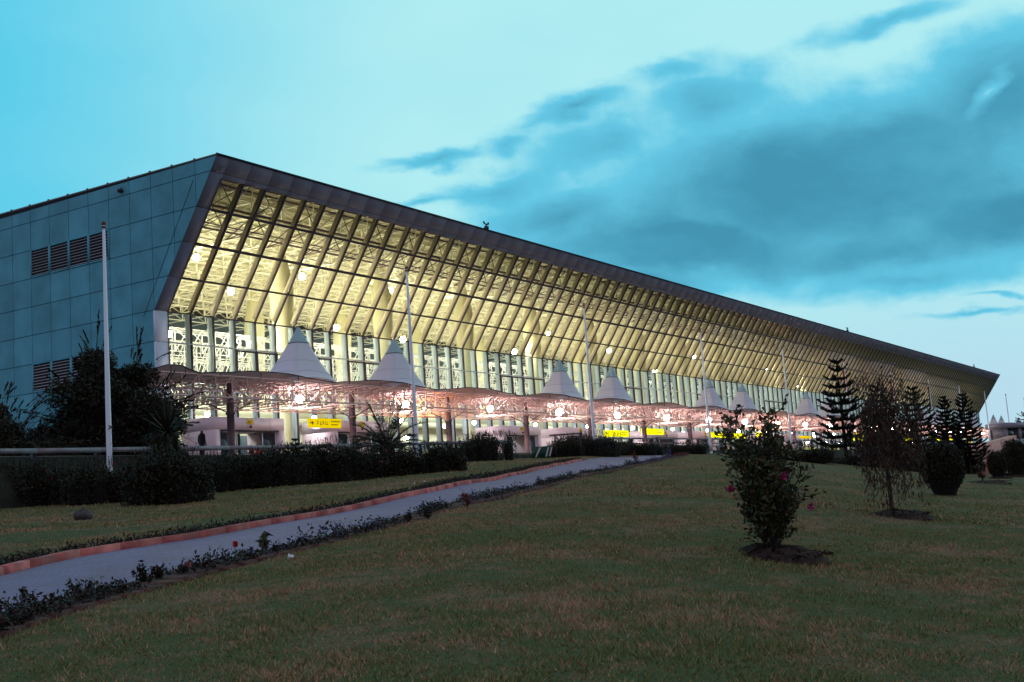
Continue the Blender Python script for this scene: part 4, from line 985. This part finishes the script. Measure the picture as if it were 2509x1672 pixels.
# weeping tree
def weeping(p, label, sc=1.0):
    q_ = mpp(p) * 2509 / 2353 * sc; o = tag(empty('weeping_tree', p, YAWP), label, 'tree'); mound(o, .75, .14); t = MB(); g = MB(); H = 330 * q_
    t.poly([(0, 0, -.1), (-.01, 0, H * .3), (.02, .02, H * .6), (0, 0, H * .8)], [.055, .05, .045, .03], 8)
    for i in range(52):
        a = rng.uniform(0, 2 * pi); z0 = H * rng.uniform(.35, .70); r = rng.uniform(.35, 1.0) * 98 * q_; zt = z0 + rng.uniform(.05, .22) * H
        end = z0 - rng.uniform(.15, .42) * H; c = np.array([cos(a), sin(a)]); pts = []
        for s_ in np.linspace(0, 1, 10):
            rr = r * min(1, s_ * 1.7) ** .8; z = z0 + (zt - z0) * sin(min(1, s_ * 1.8) * pi / 2) if s_ < .5 else zt + (end - zt) * ((s_ - .5) / .5) ** 1.4
            pts.append((c[0] * rr, c[1] * rr, z))
        pts = np.array(pts); t.poly(pts, np.linspace(.014, .003, 10), 4); n = 88; s_ = rng.uniform(.3, 1, n) ** .8
        cc_ = np.stack([np.interp(s_, np.linspace(0, 1, 10), pts[:, k]) for k in range(3)], 1) + rng.normal(size=(n, 3)) * np.array([[.07, .07, .05]]); g.leaves(cc_, .14, .028, dirs=np.tile([0, 0, -1.], (n, 1)), jit=1.2)
    for i in range(16):
        a = rng.uniform(0, 2 * pi); tip = np.array([cos(a) * rng.uniform(.1, .75) * 92 * q_, sin(a) * .4, H * rng.uniform(.82, 1.0)]); b = np.array([0, 0, H * .5]); pts = np.array([b, b + (tip - b) * .5 + (0, 0, -.05), tip]); t.poly(pts, [.02, .012, .004], 5); n = 85; s_ = rng.uniform(.55, 1.05, n)[:, None]; cc_ = b + (tip - b) * s_ + rng.normal(size=(n, 3)) * .07
        g.leaves(cc_, .11, .02, dirs=np.tile([0, 0, 1.], (n, 1)), jit=1.5)
    f = g.build('crown', MT['redneedle']); f.parent = o; f = t.build('trunk', MT['bark']); f.parent = o; return o
weeping(atG(*S(2052, 1186)), 'thin weeping tree with reddish hanging twigs on a soil mound')
pr = atG(*S(2173, 1138)); q_ = mpp(pr) * 2509 / 2353
shrub(pr, 100 * q_, 118 * q_, 90 * q_, 'dense round dark bush standing on the lawn right of the weeping tree', n=11000, ls=.10, lumps=16, rag=.25, name='round_bush', roundy=True).rotation_euler = (0, 0, YAWP)
for x, y, w, h, l in ((2295, 1100, 44, 60, 'small dark bush on a soil ring by the ramp'), (2338, 1096, 60, 85, 'taller dark bush at the right edge of the lawn')):
    pr = atG(*S(x, y)); q_ = mpp(pr) * 2509 / 2353; b = shrub(pr, w * q_, h * q_, w * q_, l, n=5000, ls=.14, lumps=10, rag=.2, name='round_bush', roundy=True); mound(b, w * q_ * .55, .2)
p = atG(*S(2258, 1110)); stemshrub(p, 60, [(-8, 50, 0, .02), (8, 62, .1, .02), (0, 72, 0, .02), (-14, 40, .1, .02), (12, 44, 0, .015)], 'spindly young tree on a red soil mound near the ramp', leaf='redneedle', L=.16, name='young_tree', cat='tree', nl=10, moundr=1.3)
# ------------------------------------------------------------------ border flowers along the path
def along(Q, u):
    i = u * (len(Q) - 1); k = int(min(len(Q) - 2, i)); return Q[k] + (Q[k + 1] - Q[k]) * (i - k)
g = MB(); gb = MB(); gr = MB(); tot = ur[-1]
for i in range(3700):
    u = rng.uniform(0, 1) ** 1.5; p = along(Rd, u); d = dirp(Rd, int(u * 159)); nrm = np.array([d[1], -d[0], 0]); q = p + nrm * rng.uniform(.08, .55) + d * rng.uniform(-.1, .1); dist = np.hypot(*(q - CAM)[:2])
    gz = float(ground(q[0], q[1])); hh = rng.uniform(.05, .20) * (1.05 - .3 * u) * (.85 + .7 * sin(u * 37) * sin(u * 91) + .35 * sin(u * 190))
    if hh < .05: continue
    n = 9; s_ = np.linspace(.1, 1, n)[:, None]; c = np.array([q[0], q[1], gz]) + s_ * np.array([rng.normal() * .05, rng.normal() * .05, hh]) + rng.normal(size=(n, 3)) * .03
    g.leaves(c, .055, .03)
    if (.08 < u < .30 and rng.uniform() < .14) or (.55 < u < .86 and rng.uniform() < .42): gb.leaves(c[-3:] + rng.normal(size=(3, 3)) * .03, .05, .05)
    if u > .86 and rng.uniform() < .7: gr.leaves(c + rng.normal(size=(n, 3)) * .05, .09, .06)
tag(g.build('flower_border', MT['bedleaf']), 'strip of low dark bedding plants along the right edge of the path', 'flower border', kind='stuff')
tag(gb.build('violet_flowers', MT['flowerblue']), 'scattered pale violet blooms in the path border', 'flowers', kind='stuff')
tag(gr.build('red_bedding', MT['redbed']), 'red leaved bedding where the path border meets the hedge', 'bedding plants', kind='stuff')
# individual taller plants in the border
SP = [(55, 1395, 50, 'bedleaf', 'bushy seedling clump at the near left end of the border', 34), (170, 1378, 52, 'bedleaf', 'paired upright seedlings left of the tall weed clump', 26), (205, 1370, 44, 'bedleaf', 'leafy upright weed between the seedling pair and the tall clump', 20), (330, 1345, 46, 'bedleaf', 'tall leafy weed clump, first large one along the border', 60), (365, 1338, 42, 'bedleaf', 'leafy weed right beside the tall clump', 50),
      (420, 1325, 26, 'bedleaf', 'low sprawling border plant after the tall clump', 40), (470, 1312, 28, 'bedleaf', 'thin upright stem with small leaves in the border', 14), (605, 1270, 44, 'shrubleaf', 'broad leaved upright seedling in the border', 20), (630, 1275, 26, 'bedleaf', 'dark low clump right of the broad leaved seedling', 50), (700, 1258, 24, 'bedleaf', 'dark border clump just before the white litter', 40),
      (940, 1202, 24, 'bedleaf', 'dark border clump at the middle of the path, left one', 40), (985, 1195, 34, 'bedleaf', 'dark round border clump at the middle of the path, right one', 60), (1075, 1170, 48, 'redbed', 'tall reddish border plant beyond the middle clumps', 34), (1240, 1118, 22, 'bedleaf', 'spiky plant among the violet blooms', 30), (1460, 1062, 24, 'redbed', 'red leaved tuft near the top of the path', 40), (1540, 1050, 18, 'flowerblue', 'pale flowering tuft near the top of the path', 40)]
for x, y, h, m_, l, nl in SP:
    p = atG(*S(x, y)); q_ = mpp(p) * 2509 / 2353; hm = h * q_; o = tag(empty('border_plant', p), l, 'plant', 'taller plants in the path border'); g = MB(); t = MB(); L_ = min(.16, .035 + hm * .12) * (2.2 if m_ == 'shrubleaf' else 1)
    for k in range(3 + nl // 12):
        tip = np.array([rng.normal() * hm * .28, rng.normal() * hm * .22, hm * rng.uniform(.6, 1)]); t.poly([(0, 0, -.02), tip * .5, tip], [.006, .005, .003], 4); c = tip * rng.uniform(.25, 1, (nl // 2, 1)) + rng.normal(size=(nl // 2, 3)) * hm * .07; g.leaves(c, L_, L_ * .45)
    f = g.build('foliage', MT[m_]); f.parent = o; f = t.build('stem', MT['bark']); f.parent = o
for x, y, l in ((541, 1272, 'single round red flower on a stalk beside the path'), (432, 1305, 'low red bloom before the thin stem in the border')):
    p = atG(*S(x, y + 14)); o = tag(empty('red_flower', p), l, 'flower'); g = MB(); hz_ = .22 if x > 500 else .12
    v = rng.normal(size=(30, 3)); v /= np.linalg.norm(v, axis=1, keepdims=True); g.leaves(np.array([0, 0, hz_]) + v * .03, .05, .045, dirs=v); f = g.build('blossom', MT['flowerred']); f.parent = o
    g = MB(); g.tubes([(0, 0, 0)], [(0, 0, hz_)], .005); g.leaves(rng.normal(size=(5, 3)) * .03 + (0, 0, hz_ * .4), .07, .03); f = g.build('stem', MT['bedleaf']); f.parent = o
# dark planted strip behind kerb (ground cover)
g = MB()
for i in range(6500):
    u = rng.uniform(0, 1); p = along(Lf, u); d = dirp(Lf, int(u * 899)); nrm = np.array([-d[1], d[0], 0]); q = p + nrm * rng.uniform(.22, .22 + .95 * (1 - .4 * u))
    gz = float(ground(q[0], q[1])); n = 4; c = np.array([q[0], q[1], gz]) + rng.uniform(0, 1, (n, 1)) * np.array([0, 0, .13]) + rng.normal(size=(n, 3)) * .04; g.leaves(c, .10, .03, dirs=np.tile([0, 0, 1.], (n, 1)), jit=2)
tag(g.build('ground_cover', MT['bedleaf']), 'dark uncut strip of ground cover behind the red kerb', 'ground cover', kind='stuff')
# ------------------------------------------------------------------ small things
def rock(x, y, r, label):
    p = atG(*S(x, y)); bm = MB(); bm.ball((0, 0, r * .35), r, 0, 12, .75); v = bm.v[0]; v *= (1 + .28 * np.sin(v[:, :1] * 19 + 1) * np.cos(v[:, 1:2] * 17) + rng.normal(size=(len(v), 1)) * .05)
    o = bm.build('rock', MT['rock'], smooth=False); o.location = p; tag(o, label, 'rock')
rock(192, 1194, .24, 'dark lump of rock lying on the left lawn')
for x, y, l in ((671, 1284, 'crumpled white paper on the grass below the border'), (952, 1113, 'white litter scrap left of its neighbour on the upper lawn'), (975, 1109, 'tiny white litter scrap on the upper lawn, right one'), (1745, 1195, 'white speck of litter left of the pink-flowering shrub'), (998, 1146, 'white scrap of litter on the path near the kerb')):
    p = atG(*S(x, y)); g = MB(); k_ = .05 if y > 1200 else .045; g.ball((0, 0, k_ * .5), k_, 0, 7, .5); g.v[0] += rng.normal(size=g.v[0].shape) * k_ * .25; o = g.build('paper_litter', MT['litter']); o.location = p; tag(o, l, 'litter')
# green boards near the hedge gap
for k, (x, l) in enumerate(((1245, 'green board with two white stripes left of the black gate frame'), (1312, 'green board with two white stripes in front of the hedge shrub'))):
    p = atG(*S(x, 1046)); q_ = mpp(p) * 2509 / 2353; o = tag(empty('striped_board', p, YAWP), l, 'board', 'green striped boards'); w, h = 44 * q_, 27 * q_
    g = MB(); g.box(-w / 2, w / 2, -.04, .04, 0, h); b = g.build('panel', MT['greenp']); b.parent = o; g = MB()
    for s_ in (.18, .36): g.add([(w * s_, -.045, .1), (w * s_ + .1, -.045, .1), (w * s_ + .28, -.045, h - .08), (w * s_ + .18, -.045, h - .08)], [(0, 1, 2, 3)])
    g.add([(-w * .35, -.045, .1), (-w * .28, -.045, .1), (0, -.045, h - .06), (-.14, -.045, h - .06)], [(0, 1, 2, 3)])
    b = g.build('stripe', MT['whitep']); b.parent = o
p = atG(*S(1278, 1046)); q_ = mpp(p) * 2509 / 2353; o = tag(empty('gate_frame', p, YAWP), 'black square gate frame between the two green boards', 'gate'); g = MB(); w, h = 60 * q_, 50 * q_
g.box(-.05, .05, -.05, .05, 0, h); g.box(-.35, w, -.05, .05, h, h + .08); g.box(w - .1, w, -.05, .05, 0, h); b = g.build('frame', MT['darkmetal']); b.parent = o
# far booth and ramp
pb = atY(2468, 1080, -19.5)
o = tag(empty('guard_booth', (pb[0], -20.5, -.3), -.25), 'pale booth with two dark windows at the top of the ramp', 'booth')
def bl(mb, nm, m): b = mb.build(nm, m); b.parent = o; return b
bx0 = -6.0; bx1 = 6.5
g = MB(); g.box(bx0, bx1, -1.5, 1.5, 0, 1.6); g.box(bx0, bx0 + .8, -1.5, 1.5, 1.6, 3.6); g.box(bx1 - .8, bx1, -1.5, 1.5, 1.6, 3.6); g.box(-.5, .5, -1.5, 1.5, 1.6, 3.6); g.box(bx0, bx1, .9, 1.5, 1.6, 3.6); bl(g, 'wall', MT['booth'])
g = MB(); g.box(bx0 - .5, bx1 + .5, -2.0, 1.9, 3.6, 4.5); bl(g, 'roof', MT['booth'])
for a, b_ in ((bx0 + .8, -.5), (.5, bx1 - .8)): g = MB(); g.box(a, b_, -1.3, -1.2, 1.6, 3.6); bl(g, 'window', MT['darkglass'])
pa, pc = atG(*S(2205, 1088)), np.array([pb[0] + 2, -21.0, .2])
o = tag(empty('access_ramp', pa), 'sloping concrete ramp wall painted rose as if lit by a sodium lamp, climbing to the booth', 'ramp'); g = MB(); dv = pc - pa; dv[2] = 0; L_ = np.linalg.norm(dv); dv /= L_; nv = np.array([-dv[1], dv[0], 0])
for off, hh, w_, nm in ((0, 1.9, 1.2, 'ramp_wall'), (1.4, .6, .25, 'parapet')):
    g = MB(); a = nv * off; b = a + dv * L_; dz = pc[2] - pa[2]
    g.hexa([a + (0, 0, -1.5), b + (0, 0, dz - 4), b + nv * w_ + (0, 0, dz - 4), a + nv * w_ + (0, 0, -1.5)], [a + (0, 0, hh), b + (0, 0, dz + hh), b + nv * w_ + (0, 0, dz + hh), a + nv * w_ + (0, 0, hh)]); b_ = g.build(nm, MT['ramp']); b_.parent = o
# ------------------------------------------------------------------ people at the first portal
def person(loc, rz, top, bottom, label, h=1.68, arm=0):
    me = bpy.data.meshes.new('person'); k = h / 1.7
    V = [(0, 0, .92), (0, 0, 1.15), (0, 0, 1.38), (0, .0, 1.50), (0, -.01, 1.62), (.10, 0, .88), (.12, -.01, .48), (.12, .02, .08), (.12, -.12, .03), (-.10, 0, .88), (-.12, .03, .48), (-.12, .06, .08), (-.12, -.08, .03),
         (.19, 0, 1.38), (.25, .02, 1.12), (.26, -.08 - arm * .2, .88 + arm * .15), (.26, -.10 - arm * .25, .80 + arm * .15), (-.19, 0, 1.38), (-.25, .03, 1.12), (-.26, -.04, .88), (-.26, -.06, .80)]
    Ed = [(0, 1), (1, 2), (2, 3), (3, 4), (0, 5), (5, 6), (6, 7), (7, 8), (0, 9), (9, 10), (10, 11), (11, 12), (2, 13), (13, 14), (14, 15), (15, 16), (2, 17), (17, 18), (18, 19), (19, 20)]
    Rr = [.14, .13, .15, .055, .10, .10, .07, .045, .04, .10, .07, .045, .04, .06, .045, .035, .035, .06, .045, .035, .035]
    me.from_pydata([tuple(c * k for c in v) for v in V], Ed, []); o = bpy.data.objects.new('tmp', me); COL.objects.link(o)
    m = o.modifiers.new('s', 'SKIN'); 
    for i, sv in enumerate(me.skin_vertices[0].data): sv.radius = (Rr[i] * k * (1.15 if i < 3 else 1), Rr[i] * k * (.75 if i < 3 else 1)); sv.use_root = (i == 0)
    o.modifiers.new('u', 'SUBSURF').levels = 1; o.modifiers['u'].render_levels = 1
    bpy.context.view_layer.update(); dg = bpy.context.evaluated_depsgraph_get(); nm = bpy.data.meshes.new_from_object(o.evaluated_get(dg)); bpy.data.objects.remove(o)
    nm.materials.clear()
    for q_ in (top, bottom, MT['skin'], MT['hair']): nm.materials.append(q_)
    for pl in nm.polygons:
        c = pl.center; z = c.z / k; pl.use_smooth = True
        pl.material_index = 2 if (z > 1.47 or (abs(c.x) > .2 and z < .95 and z > .7)) else (1 if z < .95 else 0)
        if z > 1.63 or (z > 1.53 and c.y > .02): pl.material_index = 3
    b = bpy.data.objects.new('person', nm); COL.objects.link(b); b.location = loc; b.rotation_euler = (0, 0, rz); tag(b, label, 'person', 'people at the first portal')
cm_ = lambda n, c: mat(n, c, .8)
person((atY(616, 1090, -4.0)[0], -4.0, ZB), .3, cm_('cloth_brown', (.10, .04, .03)), cm_('cloth_dark', (.02, .02, .03)), 'person in brown top with dark hair, leftmost of the three at the portal', 1.72)
person((atY(631, 1087, -4.4)[0], -4.4, ZB), -.5, cm_('cloth_red', (.45, .05, .08)), cm_('cloth_navy', (.02, .02, .05)), 'person in bright red clothing, middle of the three at the portal', 1.78, 1)
person((atY(642, 1089, -3.7)[0], -3.7, ZB), 2.5, cm_('cloth_grey', (.12, .10, .12)), cm_('cloth_dark2', (.02, .02, .02)), 'person in grey top, rightmost of the three at the portal', 1.72)
person((atY(495, 1085, -12.5)[0], -12.5, ZB), 1.5, cm_('cloth_black', (.012, .012, .016)), cm_('cloth_black2', (.012, .012, .016)), 'dark clothed person standing alone left of the first portal', 1.72)
# ------------------------------------------------------------------ grass blades
N1, N2, N3 = 150000, 70000, 80000
def wedge(n, d0, d1, pw):
    th0 = math.atan2(*ray(-60, 1500)[[1, 0]]); th1 = math.atan2(*ray(2570, 1500)[[1, 0]])
    th = rng.uniform(min(th0, th1), max(th0, th1), n); d = d0 + (d1 - d0) * rng.uniform(0, 1, n) ** pw; return CAM[0] + d * np.cos(th), CAM[1] + d * np.sin(th), d
def onpath(x, y):
    # signed test against path strip
    c = (Ld + Rd) / 2; wv_ = np.linalg.norm((Ld - Rd)[:, :2], axis=1) / 2; out = np.zeros(len(x), bool)
    for s_ in range(0, len(x), 20000):
        dd = np.hypot(x[s_:s_ + 20000, None] - c[None, :, 0], y[s_:s_ + 20000, None] - c[None, :, 1]); k = dd.argmin(1)
        tx_ = np.gradient(c[:, 0])[k]; ty_ = np.gradient(c[:, 1])[k]; ln = np.hypot(tx_, ty_); pd = np.abs((x[s_:s_ + 20000] - c[k, 0]) * ty_ / ln - (y[s_:s_ + 20000] - c[k, 1]) * tx_ / ln)
        pw_ = np.abs(((Ld - Rd)[k, 0]) * ty_ / ln - ((Ld - Rd)[k, 1]) * tx_ / ln) / 2
        out[s_:s_ + 20000] = (pd < pw_ + .12) & (dd.min(1) < 8)
    return out
g = MB()
for n, d0, d1, pw, hb, wb in ((N1, 7.5, 27, 1.1, .032, .007), (N2, 15, 44, 1.0, .036, .011), (N3, 30, 78, 1.2, .045, .019)):
    x, y, d = wedge(n, d0, d1, pw); keep = ~onpath(x, y); x, y, d = x[keep], y[keep], d[keep]; z = ground(x, y); n = len(x)
    pt = np.sin(x * 1.9 + 3 * np.sin(y * .7)) * np.sin(y * 2.3 + 2 * np.sin(x * .9)) + .6 * np.sin(x * 5.1 + y * 3.7) * np.sin(y * 6.3 - x * 2.9); hh = hb * rng.uniform(.4, 1.3, n) * (1 + .55 * np.clip(pt, -.9, 1.4)) * np.where(rng.uniform(size=n) < .02, 2.0, 1); a = rng.uniform(0, 2 * pi, n); w = wb * rng.uniform(.6, 1.3, n); lx, ly = rng.normal(size=n) * hh * .6, rng.normal(size=n) * hh * .6
    V = np.stack([np.stack([x - np.cos(a) * w, y - np.sin(a) * w, z - .005], 1), np.stack([x + np.cos(a) * w, y + np.sin(a) * w, z - .005], 1), np.stack([x + lx, y + ly, z + hh], 1)], 1).reshape(-1, 3)
    g.add(V, np.arange(n * 3).reshape(-1, 3))
tag(g.build('grass', MT['blade']), 'short patchy green and brown lawn grass', 'grass', kind='stuff')
